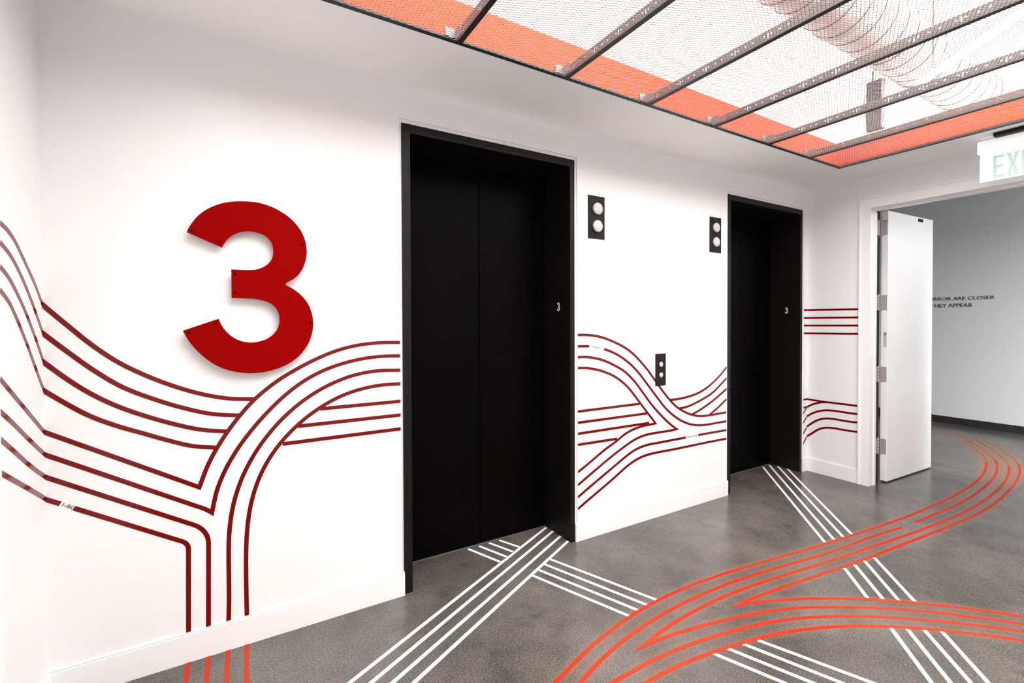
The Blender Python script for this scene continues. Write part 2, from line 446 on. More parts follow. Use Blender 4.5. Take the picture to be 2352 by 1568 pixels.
# ------------------------------------------------------------------ line work, metres on each surface
# A: (x, z) on the elevator wall; B: (y, z) on the right wall; L: (y, z) on the left wall; F: (x, y) on the floor
LINES = {
'left': [
    ('A', [(-0.6583, 1.5531), (-0.5689, 1.451), (-0.4975, 1.3728), (-0.4194, 1.3018), (-0.3319, 1.2425), (-0.2391, 1.1918), (-0.142, 1.1501), (-0.0405, 1.121), (0.0644, 1.1087)]),
    ('A', [(-0.6583, 1.4424), (-0.5644, 1.3433), (-0.4872, 1.2667), (-0.4037, 1.198), (-0.3032, 1.1408), (-0.2038, 1.0946), (-0.1016, 1.0583), (0.0055, 1.0401)]),
    ('A', [(-0.6583, 1.334), (-0.5704, 1.2413), (-0.4969, 1.1756), (-0.416, 1.1192), (-0.3237, 1.0691), (-0.2334, 1.0279), (-0.1408, 0.9937), (-0.0443, 0.974)]),
    ('A', [(-0.6583, 1.2218), (-0.5714, 1.1441), (-0.501, 1.0889), (-0.4241, 1.0435), (-0.3381, 1.0015), (-0.2564, 0.9619), (-0.1735, 0.9271), (-0.0859, 0.9079)]),
    ('A', [(-0.6583, 1.0576), (-0.2397, 0.799), (-0.1515, 0.7443)]),
    ('A', [(-0.1515, 0.7443), (-0.115, 0.8454), (-0.0652, 0.94), (-0.005, 1.0288), (0.0647, 1.1101), (0.1466, 1.1788), (0.2291, 1.2309), (0.3246, 1.2801), (0.4244, 1.3191), (0.5288, 1.3425), (0.6356, 1.3513), (0.7428, 1.3498)]),
    ('a', [(-0.6583, 0.9717), (-0.1504, 0.657), (-0.1403, 0.6507), (-0.1303, 0.6442), (-0.1202, 0.6358), (-0.1064, 0.623)]),
    ('A', [(-0.1064, 0.624), (-0.0863, 0.7202), (-0.0509, 0.8116), (-0.0026, 0.8972), (0.0552, 0.9766), (0.1199, 1.0506), (0.1909, 1.1188), (0.2697, 1.1774), (0.3569, 1.2223), (0.4504, 1.2532), (0.5468, 1.2722), (0.6446, 1.2803), (0.7428, 1.2786)]),
    ('a', [(-0.6583, 0.8862), (-0.2062, 0.6056), (-0.1806, 0.5898), (-0.1721, 0.5846), (-0.1606, 0.5764), (-0.1503, 0.5668), (-0.1413, 0.556), (-0.1337, 0.5441), (-0.1277, 0.5313), (-0.1234, 0.5179), (-0.1208, 0.504), (-0.1201, 0.49), (-0.1202, 0.48), (-0.1205, 0.45), (-0.1242, 0.1212)]),
    ('A', [(-0.6583, 0.8011), (-0.5965, 0.7627)]),
    ('a', [(-0.557, 0.7378), (-0.2483, 0.5443), (-0.2229, 0.5284), (-0.2144, 0.5231), (-0.2096, 0.5196), (-0.2053, 0.5156), (-0.2015, 0.511), (-0.1983, 0.506), (-0.1958, 0.5007), (-0.194, 0.495), (-0.193, 0.4892), (-0.1927, 0.4833), (-0.1928, 0.4733), (-0.1931, 0.4433), (-0.1964, 0.1207)]),
    ('A', [(-0.0488, 0.12), (-0.046, 0.2242), (-0.0457, 0.3156), (-0.0458, 0.4071), (-0.0429, 0.5116), (-0.0307, 0.6152), (-0.0092, 0.7039), (0.0233, 0.7893), (0.0735, 0.8809), (0.1363, 0.9645), (0.2001, 1.0301), (0.2716, 1.0873), (0.3617, 1.1405), (0.4587, 1.1791), (0.5473, 1.1992), (0.6381, 1.2065), (0.7429, 1.2025)]),
    ('A', [(0.0225, 0.1216), (0.0214, 0.2184), (0.021, 0.3152), (0.022, 0.412), (0.0266, 0.5088), (0.0383, 0.6049), (0.0609, 0.699), (0.0972, 0.7886), (0.1483, 0.8706), (0.2121, 0.9436), (0.2861, 1.0063), (0.368, 1.0581), (0.4562, 1.0967), (0.5497, 1.1204), (0.6459, 1.1311), (0.743, 1.1303)]),
    ('A', [(0.341, 1.0366), (0.7434, 1.0376)]),
    ('A', [(0.2403, 0.9635), (0.744, 0.9645)]),
    ('A', [(0.1753, 0.8878), (0.744, 0.8909)]),
],
'mid': [
    ('A', [(1.9331, 1.3676), (2.0077, 1.3663), (2.0819, 1.3591), (2.1405, 1.348), (2.2122, 1.3277), (2.2824, 1.3024), (2.351, 1.273), (2.416, 1.2368), (2.4647, 1.2023), (2.5223, 1.1549), (2.5771, 1.1043), (2.6293, 1.051), (2.6802, 0.9966), (2.7212, 0.9532), (2.7738, 0.9003), (2.8286, 0.8496), (2.8874, 0.804), (2.9517, 0.7664), (3.0062, 0.7418), (3.0767, 0.7171), (3.1493, 0.7006), (3.2234, 0.6931), (3.2981, 0.6915), (3.3578, 0.6917), (3.4323, 0.6922), (3.5069, 0.6925)]),
    ('A', [(1.9329, 1.2928), (2.0323, 1.2905)]),
    ('A', [(2.1628, 1.2669), (2.2248, 1.2476), (2.2848, 1.223), (2.3313, 1.1998), (2.387, 1.1664), (2.4396, 1.1284), (2.489, 1.0863), (2.5354, 1.0409), (2.5713, 1.0033), (2.6163, 0.9567), (2.662, 0.9105), (2.7074, 0.864), (2.7534, 0.8181), (2.7926, 0.7843), (2.845, 0.7461), (2.9001, 0.7116), (2.9578, 0.6818), (3.0179, 0.6573), (3.0676, 0.642), (3.1311, 0.6288), (3.1957, 0.6217), (3.2606, 0.6188), (3.3255, 0.6183), (3.3774, 0.6184), (3.4423, 0.6182), (3.5072, 0.6172)]),
    ('A', [(1.9328, 1.2202), (1.9836, 1.2198), (2.0341, 1.2153), (2.0742, 1.209), (2.1238, 1.1981), (2.1725, 1.1838), (2.22, 1.166), (2.2666, 1.1457), (2.3034, 1.1287), (2.348, 1.1048), (2.3897, 1.0759), (2.4291, 1.044), (2.4662, 1.0096), (2.4944, 0.9804), (2.5288, 0.9432), (2.5632, 0.9057), (2.598, 0.8687), (2.6337, 0.8326), (2.663, 0.8048), (2.7007, 0.7713), (2.7395, 0.7387), (2.7792, 0.7068), (2.8201, 0.6761), (2.854, 0.6533), (2.8986, 0.6295), (2.9466, 0.613)]),
    ('A', [(2.9466, 0.613), (2.9025, 0.6186), (2.8581, 0.6219), (2.8226, 0.6234), (2.7781, 0.6242), (2.7336, 0.6247), (2.6892, 0.6254), (2.6447, 0.6259), (2.6091, 0.6257), (2.5647, 0.6237), (2.5205, 0.6187), (2.4768, 0.6102), (2.4339, 0.5984), (2.4003, 0.5869), (2.3588, 0.5708), (2.3177, 0.5538), (2.2768, 0.5364), (2.2362, 0.5183), (2.2039, 0.5034), (2.1637, 0.4843), (2.1237, 0.4648), (2.0838, 0.4451), (2.0439, 0.4254), (2.0121, 0.4096), (1.9722, 0.3898), (1.9324, 0.3701)]),
    ('A', [(1.9327, 1.1483), (1.971, 1.1476), (2.0092, 1.1443), (2.0395, 1.1401), (2.0773, 1.1331), (2.1146, 1.1244), (2.1515, 1.1141), (2.1878, 1.1018), (2.2165, 1.0908), (2.2517, 1.0754), (2.2857, 1.0578), (2.3183, 1.0378), (2.3498, 1.0158), (2.3741, 0.9971), (2.403, 0.9719), (2.4303, 0.945), (2.4567, 0.9173), (2.483, 0.8893), (2.504, 0.8671), (2.5304, 0.8392), (2.5566, 0.8112), (2.5829, 0.7833), (2.6097, 0.756), (2.6319, 0.7349), (2.6608, 0.7097), (2.6911, 0.6861)]),
    ('A', [(1.9332, 0.8601), (2.5028, 0.8584)]),
    ('A', [(1.9331, 0.7854), (2.5848, 0.7811)]),
    ('A', [(1.9329, 0.7123), (2.2936, 0.7101), (2.5996, 0.7084)]),
    ('A', [(1.9329, 0.6394), (2.2839, 0.633)]),
    ('A', [(1.9326, 0.457), (1.9633, 0.4706), (1.9938, 0.4848), (2.018, 0.4966), (2.0481, 0.5117), (2.0781, 0.5272), (2.108, 0.5427), (2.1381, 0.5578), (2.1624, 0.5693), (2.1933, 0.5827), (2.2245, 0.5953), (2.2557, 0.608), (2.2864, 0.6219), (2.3105, 0.634), (2.3406, 0.6488), (2.3718, 0.6614), (2.404, 0.6712), (2.4368, 0.6791), (2.4633, 0.6843), (2.4965, 0.6892), (2.53, 0.6925), (2.5637, 0.6944), (2.5973, 0.6949), (2.6242, 0.694), (2.6577, 0.6912), (2.6911, 0.6861)]),
    ('A', [(1.9322, 0.2896), (1.9742, 0.3102), (2.0163, 0.3307), (2.0501, 0.3469), (2.0924, 0.3671), (2.1348, 0.3871), (2.1772, 0.407), (2.2196, 0.427), (2.2534, 0.443), (2.2957, 0.463), (2.3381, 0.483), (2.3808, 0.5023), (2.4243, 0.5196), (2.4601, 0.5306), (2.5059, 0.5404), (2.5524, 0.5465), (2.5991, 0.5493), (2.646, 0.5494), (2.6834, 0.5489), (2.7303, 0.5486), (2.7771, 0.5487), (2.8239, 0.5487), (2.8708, 0.5485), (2.9082, 0.5482), (2.955, 0.5479), (3.0019, 0.5477)]),
    ('A', [(3.1498, 0.5479), (3.5075, 0.5442)]),
    ('A', [(1.9321, 0.2108), (1.9932, 0.2405), (2.0547, 0.2695), (2.1041, 0.2923), (2.1659, 0.3206), (2.2274, 0.3497), (2.2882, 0.3802), (2.3489, 0.4108), (2.3985, 0.4332), (2.4627, 0.4555), (2.5291, 0.47), (2.5968, 0.4766), (2.6648, 0.4778), (2.7192, 0.4773), (2.7872, 0.4763), (2.8551, 0.4755), (2.9231, 0.475), (2.9911, 0.4748), (3.0455, 0.4748), (3.1135, 0.4748), (3.1815, 0.4747), (3.2495, 0.4746), (3.3175, 0.4742), (3.3719, 0.4737), (3.4399, 0.4728), (3.5078, 0.4717)]),
    ('A', [(2.8237, 0.8575), (2.928, 0.8575), (3.0319, 0.8649), (3.135, 0.881), (3.2407, 0.9123), (3.3356, 0.9563), (3.4254, 1.0093), (3.5094, 1.071)]),
    ('A', [(2.9231, 0.7818), (3.0118, 0.7869), (3.0992, 0.8028), (3.1852, 0.8252), (3.2757, 0.8519), (3.3571, 0.887), (3.4332, 0.9331), (3.5098, 0.9781)]),
    ('A', [(3.071, 0.7204), (3.1359, 0.7362), (3.1996, 0.7561), (3.2624, 0.7788), (3.3281, 0.8047), (3.3891, 0.8319), (3.4492, 0.8609), (3.5102, 0.888)]),
    ('A', [(3.2898, 0.6961), (3.3808, 0.7353), (3.5073, 0.8025)]),
],
'right': [
    ('A', [(4.6938, 1.555), (4.7547, 1.5563)]),
    ('B', [(0.0015, 1.5564), (-0.4299, 1.5562)]),
    ('A', [(4.6945, 1.4809), (4.7554, 1.4812)]),
    ('B', [(0.0011, 1.4812), (-0.4303, 1.4822)]),
    ('A', [(4.6951, 1.4078), (4.7561, 1.4074)]),
    ('B', [(0.0008, 1.4073), (-0.4307, 1.4103)]),
    ('A', [(4.6958, 1.3336), (4.7568, 1.3322)]),
    ('B', [(0.0004, 1.3322), (-0.4311, 1.3363)]),
    ('A', [(4.6872, 0.6907), (4.7596, 0.6926)]),
    ('B', [(-0.001, 0.6929), (-0.1338, 0.6888), (-0.4281, 0.6929)]),
    ('A', [(4.6879, 0.6162), (4.7603, 0.6139)]),
    ('A', [(4.6884, 0.5558), (4.7603, 0.6127)]),
    ('B', [(-0.0014, 0.6144), (-0.0245, 0.6315), (-0.049, 0.6463), (-0.0747, 0.6591), (-0.1028, 0.6707), (-0.1301, 0.6796), (-0.158, 0.6857), (-0.1867, 0.6886)]),
    ('A', [(4.6893, 0.461), (4.7612, 0.5207)]),
    ('B', [(-0.0018, 0.5238), (-0.0523, 0.563), (-0.109, 0.5921), (-0.17, 0.6108), (-0.2371, 0.6182), (-0.3012, 0.6182), (-0.3651, 0.6178), (-0.4285, 0.6197)]),
    ('A', [(4.6902, 0.3603), (4.7621, 0.4192)]),
    ('B', [(-0.0023, 0.4249), (-0.0505, 0.4691), (-0.1035, 0.5077), (-0.1639, 0.5327), (-0.2327, 0.5411), (-0.2981, 0.5405), (-0.3635, 0.5403), (-0.4289, 0.5442)]),
    ('A', [(4.6911, 0.2618), (4.763, 0.3259)]),
    ('B', [(-0.0028, 0.3296), (-0.053, 0.3724), (-0.1033, 0.4155), (-0.1622, 0.4447), (-0.2314, 0.4555), (-0.2973, 0.4563), (-0.3632, 0.4567), (-0.4294, 0.4599)]),
],
'lw': [
    ('L', [(-0.3517, 1.7744), (-0.293, 1.7578), (-0.2386, 1.7307), (-0.1894, 1.6946), (-0.1381, 1.6555), (-0.0905, 1.6176), (-0.045, 1.577), (0.02, 1.5099)]),
    ('L', [(-0.3542, 1.7123), (-0.2937, 1.6884), (-0.2381, 1.6549), (-0.187, 1.6147), (-0.136, 1.5685), (-0.0903, 1.5223), (-0.0461, 1.4745), (0.02, 1.4003)]),
    ('L', [(-0.3572, 1.6367), (-0.2953, 1.607), (-0.2398, 1.5663), (-0.1875, 1.5216), (-0.1353, 1.4708), (-0.0886, 1.4202), (-0.0433, 1.3684), (0.02, 1.2906)]),
    ('L', [(-0.3602, 1.5634), (-0.2974, 1.5279), (-0.2433, 1.4797), (-0.1931, 1.4278), (-0.1418, 1.3709), (-0.0951, 1.3157), (-0.0484, 1.2605), (0.02, 1.1838)]),
    ('L', [(-0.3714, 1.287), (-0.3197, 1.253), (-0.2678, 1.2191), (-0.2159, 1.1855), (-0.1608, 1.1498), (-0.1089, 1.1161), (-0.057, 1.0823), (0.02, 1.0319)]),
    ('L', [(-0.3755, 1.1863), (-0.3219, 1.155), (-0.2687, 1.123), (-0.2159, 1.0904), (-0.1601, 1.0557), (-0.1071, 1.0233), (-0.0537, 0.9917), (0.02, 0.9495)]),
    ('L', [(-0.379, 1.1006), (-0.3258, 1.0684), (-0.2729, 1.0355), (-0.2203, 1.0024), (-0.1643, 0.9676), (-0.1109, 0.9357), (-0.0566, 0.9053), (0.02, 0.8652)]),
    ('L', [(-0.3832, 0.9981), (-0.3289, 0.9689), (-0.2746, 0.9397), (-0.2203, 0.9106), (-0.1628, 0.8796), (-0.1087, 0.8501), (-0.0546, 0.8205), (0.02, 0.7793)]),
],
'fr_left': [
    ('F', [(-0.1983, 0.0192), (-0.1961, -0.1429)]),
    ('F', [(-0.1239, 0.0214), (-0.1256, -0.185)]),
    ('F', [(-0.0515, 0.02), (-0.0539, -0.2278)]),
    ('F', [(0.0211, 0.0181), (0.0151, -0.2689)]),
],
'fr_main': [
    ('F', [(1.0883, -0.9095), (1.3485, -0.8238), (1.6147, -0.7642), (1.8312, -0.7375), (2.1038, -0.7311), (2.3764, -0.7494), (2.648, -0.7822), (2.9188, -0.8193), (3.1354, -0.848), (3.4065, -0.8802), (3.6782, -0.9088), (3.9501, -0.9348), (4.2225, -0.9564), (4.4407, -0.9692), (4.7137, -0.9798), (4.987, -0.9853), (5.2602, -0.985), (5.5331, -0.9757), (5.751, -0.9594), (6.0225, -0.9275), (6.2923, -0.882), (6.5585, -0.8201), (6.8184, -0.7374), (7.0201, -0.6546), (7.2643, -0.5325), (7.5004, -0.393)]),
    ('F', [(1.1771, -0.9618), (1.2896, -0.9216), (1.4044, -0.8891), (1.4976, -0.8682), (1.6153, -0.848), (1.7339, -0.8335), (1.8529, -0.824), (1.9723, -0.8189), (2.0678, -0.8178), (2.1873, -0.8199), (2.3065, -0.8258), (2.4256, -0.8355), (2.5443, -0.8483), (2.6391, -0.8602), (2.7574, -0.8766), (2.8756, -0.8938), (2.9938, -0.9109), (3.1122, -0.9265), (3.207, -0.9374), (3.3259, -0.949), (3.4449, -0.9589), (3.5639, -0.9683), (3.6829, -0.9787), (3.7779, -0.9886), (3.8964, -1.0034), (4.0146, -1.0211)]),
    ('F', [(4.2007, -1.0309), (4.3481, -1.0411), (4.4956, -1.05), (4.6137, -1.0561), (4.7613, -1.0624), (4.909, -1.0666), (5.0567, -1.0676), (5.2044, -1.0653), (5.3226, -1.0613), (5.4702, -1.0542), (5.6176, -1.0448), (5.7648, -1.0325), (5.9117, -1.0168), (6.029, -1.0017), (6.1752, -0.9794), (6.3209, -0.9533), (6.4657, -0.9226), (6.6085, -0.8851), (6.7204, -0.8484), (6.8572, -0.7937), (6.9912, -0.7315), (7.1237, -0.6654), (7.2552, -0.5973), (7.3589, -0.5406), (7.4854, -0.4647), (7.6072, -0.3815)]),
    ('F', [(1.4776, -0.9489), (1.742, -0.9072), (2.0081, -0.8897), (2.2213, -0.8925), (2.4869, -0.9142), (2.7514, -0.9483), (3.0158, -0.9838), (3.2808, -1.0156), (3.493, -1.0399), (3.7583, -1.0699), (4.024, -1.098), (4.29, -1.1225), (4.5565, -1.1406), (4.7701, -1.1491), (5.0373, -1.1514), (5.3045, -1.1446), (5.5713, -1.1291), (5.8376, -1.1051), (6.05, -1.0794), (6.314, -1.0363), (6.5741, -0.9761), (6.8271, -0.8932), (7.0712, -0.7867), (7.2618, -0.6901), (7.4967, -0.5623), (7.728, -0.4287)]),
    ('F', [(2.1258, -0.963), (2.3661, -0.9827), (2.6057, -1.0087), (2.7972, -1.0319), (3.0366, -1.0609), (3.2762, -1.0876), (3.5161, -1.1113), (3.7562, -1.1334), (3.9483, -1.1507), (4.1885, -1.1722), (4.4289, -1.1918), (4.6695, -1.207), (4.9102, -1.214), (5.1027, -1.2122), (5.3435, -1.2026), (5.5841, -1.1874), (5.8244, -1.1672), (6.0641, -1.1408), (6.2552, -1.1138), (6.4926, -1.07), (6.7268, -1.0121), (6.9549, -0.9359), (7.1749, -0.8388), (7.3453, -0.7487), (7.5535, -0.6265), (7.7585, -0.4989)]),
    ('F', [(2.1258, -0.9632), (2.2204, -0.983), (2.312, -1.0134), (2.4013, -1.0506), (2.4889, -1.0914), (2.5748, -1.1356), (2.6587, -1.1835), (2.7406, -1.2347), (2.8203, -1.2893), (2.897, -1.348), (2.9713, -1.4099), (3.0442, -1.4733), (3.1155, -1.5385), (3.1842, -1.6065), (3.2499, -1.6773), (3.313, -1.7505)]),
    ('F', [(1.4777, -0.9488), (1.5779, -0.944), (1.6609, -0.9482), (1.7602, -0.9604), (1.8591, -0.9769), (1.9572, -0.9966), (2.0384, -1.0155), (2.1353, -1.0407), (2.2317, -1.0681), (2.311, -1.0938), (2.4041, -1.1304), (2.4942, -1.174), (2.5817, -1.223), (2.653, -1.2666), (2.7369, -1.3213), (2.8189, -1.3786), (2.8851, -1.4293), (2.9614, -1.4941), (3.0344, -1.5626), (3.1052, -1.6334), (3.1628, -1.6938), (3.2306, -1.7674)]),
    ('F', [(1.2886, -1.0283), (1.3755, -1.0242), (1.4798, -1.0225), (1.5667, -1.0247), (1.6707, -1.0325), (1.7571, -1.0428), (1.8603, -1.0586), (1.9459, -1.074), (2.0481, -1.0953), (2.1326, -1.116), (2.2326, -1.1456), (2.3142, -1.1754), (2.3942, -1.2098), (2.4879, -1.2561), (2.5641, -1.2981), (2.653, -1.3527), (2.7247, -1.4018), (2.8077, -1.465), (2.8749, -1.5203), (2.9538, -1.5886), (3.0182, -1.6471), (3.0929, -1.7199), (3.1523, -1.7835)]),
    ('F', [(1.4051, -1.0978), (1.4984, -1.0966), (1.6069, -1.102), (1.6994, -1.1121), (1.7916, -1.1257), (1.8988, -1.1441), (1.9903, -1.162), (2.0811, -1.1827), (2.1856, -1.2125), (2.2734, -1.2435), (2.3593, -1.2788), (2.4435, -1.3176), (2.5388, -1.3686), (2.6176, -1.4181), (2.6939, -1.4717), (2.7802, -1.5379), (2.8519, -1.5974), (2.9217, -1.6591), (3.0004, -1.734), (3.0647, -1.8015)]),
],
'fw1': [
    ('F', [(0.3749, -0.4835), (1.8655, 0.2703)]),
    ('F', [(0.4491, -0.5278), (1.8804, 0.2024)]),
    ('F', [(0.5237, -0.5723), (1.8837, 0.1165)]),
    ('F', [(0.5982, -0.6167), (1.8829, 0.033)]),
],
'fw2': [
    ('F', [(1.2591, 0.2721), (1.3559, 0.0284)]),
    ('F', [(1.3349, 0.2729), (1.4193, 0.0616)]),
    ('F', [(1.4116, 0.2744), (1.486, 0.0959)]),
    ('F', [(1.4868, 0.2744), (1.5532, 0.1246)]),
    ('F', [(1.6364, -0.1046), (1.8754, -0.7363)]),
    ('F', [(1.5704, -0.1287), (1.8003, -0.7431)]),
    ('F', [(1.5042, -0.1617), (1.728, -0.7497)]),
    ('F', [(1.4413, -0.1949), (1.6558, -0.7577)]),
    ('F', [(2.0313, -1.18), (2.1875, -1.5648)]),
    ('F', [(1.9508, -1.1591), (2.0803, -1.5008)]),
    ('F', [(1.865, -1.1435), (1.9807, -1.4414)]),
    ('F', [(1.7831, -1.13), (1.8822, -1.3827)]),
],
'fw3': [
    ('F', [(4.4862, 0.2716), (3.311, -0.8514)]),
    ('F', [(4.5987, 0.2734), (3.4037, -0.8636)]),
    ('F', [(4.6554, 0.2273), (3.4981, -0.8757)]),
    ('F', [(4.6548, 0.1325), (3.5923, -0.8866)]),
    ('F', [(3.0619, -1.078), (2.8361, -1.2839)]),
    ('F', [(3.1558, -1.0908), (2.8944, -1.3301)]),
    ('F', [(3.2575, -1.0994), (2.9521, -1.3759)]),
    ('F', [(3.3541, -1.1111), (3.0107, -1.4232)]),
    ('F', [(2.6533, -1.4533), (2.3895, -1.6853)]),
    ('F', [(2.7121, -1.495), (2.4553, -1.7245)]),
    ('F', [(2.7713, -1.5395), (2.5248, -1.766)]),
    ('F', [(2.8276, -1.5868), (2.5852, -1.802)]),
],
}
THREE = [(-0.1821, 1.84), (-0.175, 1.8603), (-0.1631, 1.8823), (-0.1441, 1.9114), (-0.1202, 1.9368), (-0.0913, 1.9585), (-0.057, 1.9771), (-0.0222, 1.9885), (0.0106, 1.995), (0.0491, 1.9981), (0.0856, 1.998), (0.1282, 1.9889), (0.166, 1.9734), (0.2045, 1.9502), (0.238, 1.918), (0.2605, 1.8847), (0.2763, 1.8455), (0.2829, 1.8021), (0.2808, 1.7642), (0.2707, 1.7259), (0.2531, 1.6906), (0.2301, 1.6646), (0.1934, 1.6402), (0.1922, 1.6315), (0.2184, 1.6175), (0.2466, 1.5966), (0.2722, 1.5691), (0.2922, 1.5347), (0.3048, 1.4937), (0.3091, 1.4493), (0.3029, 1.405), (0.2879, 1.361), (0.2673, 1.3269), (0.2383, 1.2935), (0.2013, 1.2672), (0.1595, 1.2478), (0.1105, 1.2353), (0.068, 1.2312), (0.0315, 1.2328), (-0.0093, 1.2406), (-0.0493, 1.2546), (-0.0884, 1.277), (-0.1218, 1.3062), (-0.15, 1.3376), (-0.1731, 1.3706), (-0.189, 1.3992), (-0.2002, 1.4258), (-0.0717, 1.4761), (-0.0646, 1.4547), (-0.0525, 1.4313), (-0.0353, 1.4095), (-0.0129, 1.3897), (0.0149, 1.3755), (0.0484, 1.3693), (0.0798, 1.3726), (0.1119, 1.3839), (0.1391, 1.4047), (0.1568, 1.4319), (0.1642, 1.4625), (0.1628, 1.4932), (0.1553, 1.5146), (0.1403, 1.5358), (0.1188, 1.5507), (0.0895, 1.5604), (0.0554, 1.5657), (0.0295, 1.5663), (-0.0233, 1.5669), (-0.0231, 1.6926), (0.0307, 1.6926), (0.0618, 1.6948), (0.0882, 1.7028), (0.115, 1.72), (0.1324, 1.7422), (0.1407, 1.7671), (0.1415, 1.7914), (0.1358, 1.8183), (0.1214, 1.8413), (0.1002, 1.8557), (0.0739, 1.8634), (0.0427, 1.8647), (0.0118, 1.8582), (-0.0111, 1.8455), (-0.0313, 1.828), (-0.0464, 1.8064), (-0.0569, 1.7852)]
SCR = [(-0.1649, 1.8489), (-0.066, 1.8088), (0.2646, 1.8232), (-0.0092, 1.6729), (-0.0095, 1.5901), (0.2933, 1.4557), (-0.0846, 1.4554), (-0.1786, 1.4182)]

# ------------------------------------------------------------------ the setting
fl = struct(obj('floor', boxes((XL - 0.6, XC + 0.2, YF - 0.9, 1.6, -0.1, 0.0)), M['floor']), 'polished grey concrete floor with painted lines')
G = 0.013                                      # reveal round the elevator frames
WT = 0.36
wb = struct(obj('wall_back', boxes(
    (XL - 0.15, E1[0] - G, 0, WT, 0, ZC + 0.06), (E1[1] + G * 1.6, E2[0] - G * 0.4, 0, WT, 0, ZC + 0.06),
    (E2[1] + G * 1.6, XR + 0.122, 0, WT, 0, ZC + 0.06), (E1[0] - G, E1[1] + G * 1.6, 0, WT, ZH + 0.022, ZC + 0.06),
    (E2[0] - G * 0.4, E2[1] + G * 1.6, 0, WT, ZH + 0.022, ZC + 0.06)), M['wall']), 'white wall with the two black elevator openings')
struct(obj('wall_left', boxes((XL - 0.15, XL, YF, 0.0, 0, ZC + 0.06)), M['wall']), 'white left wall')
DY0, DY1 = -0.5248, -2.40                      # doorway in the right wall
ZD = 2.4324
struct(obj('wall_right', boxes((XR, XR + 0.12, DY0 + 0.012, 0.0, 0, ZC + 0.06), (XR, XR + 0.12, DY1 - 0.012, DY0 + 0.012, ZD + 0.012, ZC + 0.06),
                               (XR, XR + 0.12, YF, DY1 - 0.012, 0, ZC + 0.06)), M['wall']), 'white right wall with the open doorway')
struct(obj('wall_front', boxes((XL - 0.15, XR + 0.12, YF - 0.15, YF, 0, ZC + 0.06)), M['wall']))
PX = 6.02
ce = struct(obj('ceiling', boxes((XL - 0.9, PX, OY0 + 0.0, 1.6, ZC, ZC + 0.06), (XL - 0.9, PX, YF - 0.9, OY1, ZC, ZC + 0.06),
                                 (XL - 0.9, OX0, OY1, OY0, ZC, ZC + 0.06), (OX1, PX, OY1, OY0, ZC, ZC + 0.06)), M['ceiling']),
            'white ceiling border round the mesh opening')
FZ = 2.904
e = 0.0006
for b in ((OX0 - 0.03, OX1 + 0.03, OY0 - e, OY0 + 0.03), (OX0 - 0.03, OX1 + 0.03, OY1 - 0.03, OY1 + e),
          (OX0 - 0.03, OX0 + e, OY1, OY0), (OX1 - e, OX1 + 0.03, OY1, OY0)):
    o = obj('fascia_board', boxes((*b, ZC + 0.002, FZ)), M['fascia'], ce)
    o['label'] = 'orange-red painted upstand inside the ceiling opening'
# plenum shell above the opening
struct(obj('wall_plenum', boxes((XL - 0.9, XL - 0.8, YF - 0.9, 1.2, ZC + 0.06, 4.1), (PX - 0.08, PX, YF - 0.9, 1.2, ZC + 0.06, 4.1),
                                (XL - 0.9, PX, YF - 1.0, YF - 0.9, ZC + 0.06, 4.1), (XL - 0.9, PX, 1.2, 1.3, ZC + 0.06, 4.1)), M['plenum']))
struct(obj('ceiling_plenum', boxes((XL - 0.9, PX, YF - 1.0, 1.3, 4.1, 4.2)), M['plenum']), 'bright white structural ceiling above the mesh')
# corridor beyond the door
struct(obj('ceiling_corridor', boxes((PX, XC + 0.2, YF - 0.9, 1.6, 4.1, 4.2)), M['darkceil']))
struct(obj('wall_corridor', boxes((XC, XC + 0.15, YF - 0.9, 1.6, 0, 4.1)), M['corridor']), 'cool grey corridor wall beyond the open door')
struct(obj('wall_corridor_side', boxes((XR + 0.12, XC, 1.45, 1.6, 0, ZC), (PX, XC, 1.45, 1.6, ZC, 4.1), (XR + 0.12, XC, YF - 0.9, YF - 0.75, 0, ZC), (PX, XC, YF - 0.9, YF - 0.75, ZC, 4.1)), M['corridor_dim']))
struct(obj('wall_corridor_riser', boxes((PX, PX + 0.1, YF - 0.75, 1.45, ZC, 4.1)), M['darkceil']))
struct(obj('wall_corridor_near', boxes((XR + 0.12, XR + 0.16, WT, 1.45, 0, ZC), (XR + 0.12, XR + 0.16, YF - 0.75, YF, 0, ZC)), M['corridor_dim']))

def baseboard(name, mat_, *bs):
    bm = bmesh.new()
    for b in bs:
        b = list(b)
        if mat_ is M['trim']:
            t = list(b); t[4], t[5] = BH + 0.0015, BH + 0.0045     # thin bead over a shadow groove
            if b[1] - b[0] > b[3] - b[2]:
                if b[2] < -1: t[3] = b[2] + 0.006
                else: t[2] = b[3] - 0.006
            elif b[0] < 1: t[1] = b[0] + 0.006
            else: t[0] = b[1] - 0.006
            box(bm, *t)
            b[5] -= 0.002
        box(bm, *b)
    return struct(obj(name, bm, mat_))
BH, BT = 0.1207, 0.013
baseboard('baseboard_back', M['trim'], (XL, E1[0] - 0.0005, -BT, 0, 0, BH), (E1[1] + 0.0005, E2[0] - 0.0005, -BT, 0, 0, BH), (E2[1] + 0.0005, XR, -BT, 0, 0, BH))
baseboard('baseboard_left', M['trim'], (XL, XL + BT, -0.43, -BT, 0, BH))
baseboard('baseboard_right', M['trim'], (XR - BT, XR, -0.4401, -BT, 0, BH), (XR - BT, XR, YF, DY1 - 0.09, 0, BH))
baseboard('baseboard_front', M['trim'], (XL, XR - BT, YF, YF + BT, 0, BH))
baseboard('baseboard_corridor', M['rubber'], (XC - 0.008, XC, YF - 0.75, 1.45, 0, 0.098), (XR + 0.16, XC - 0.008, 1.442, 1.45, 0, 0.098))
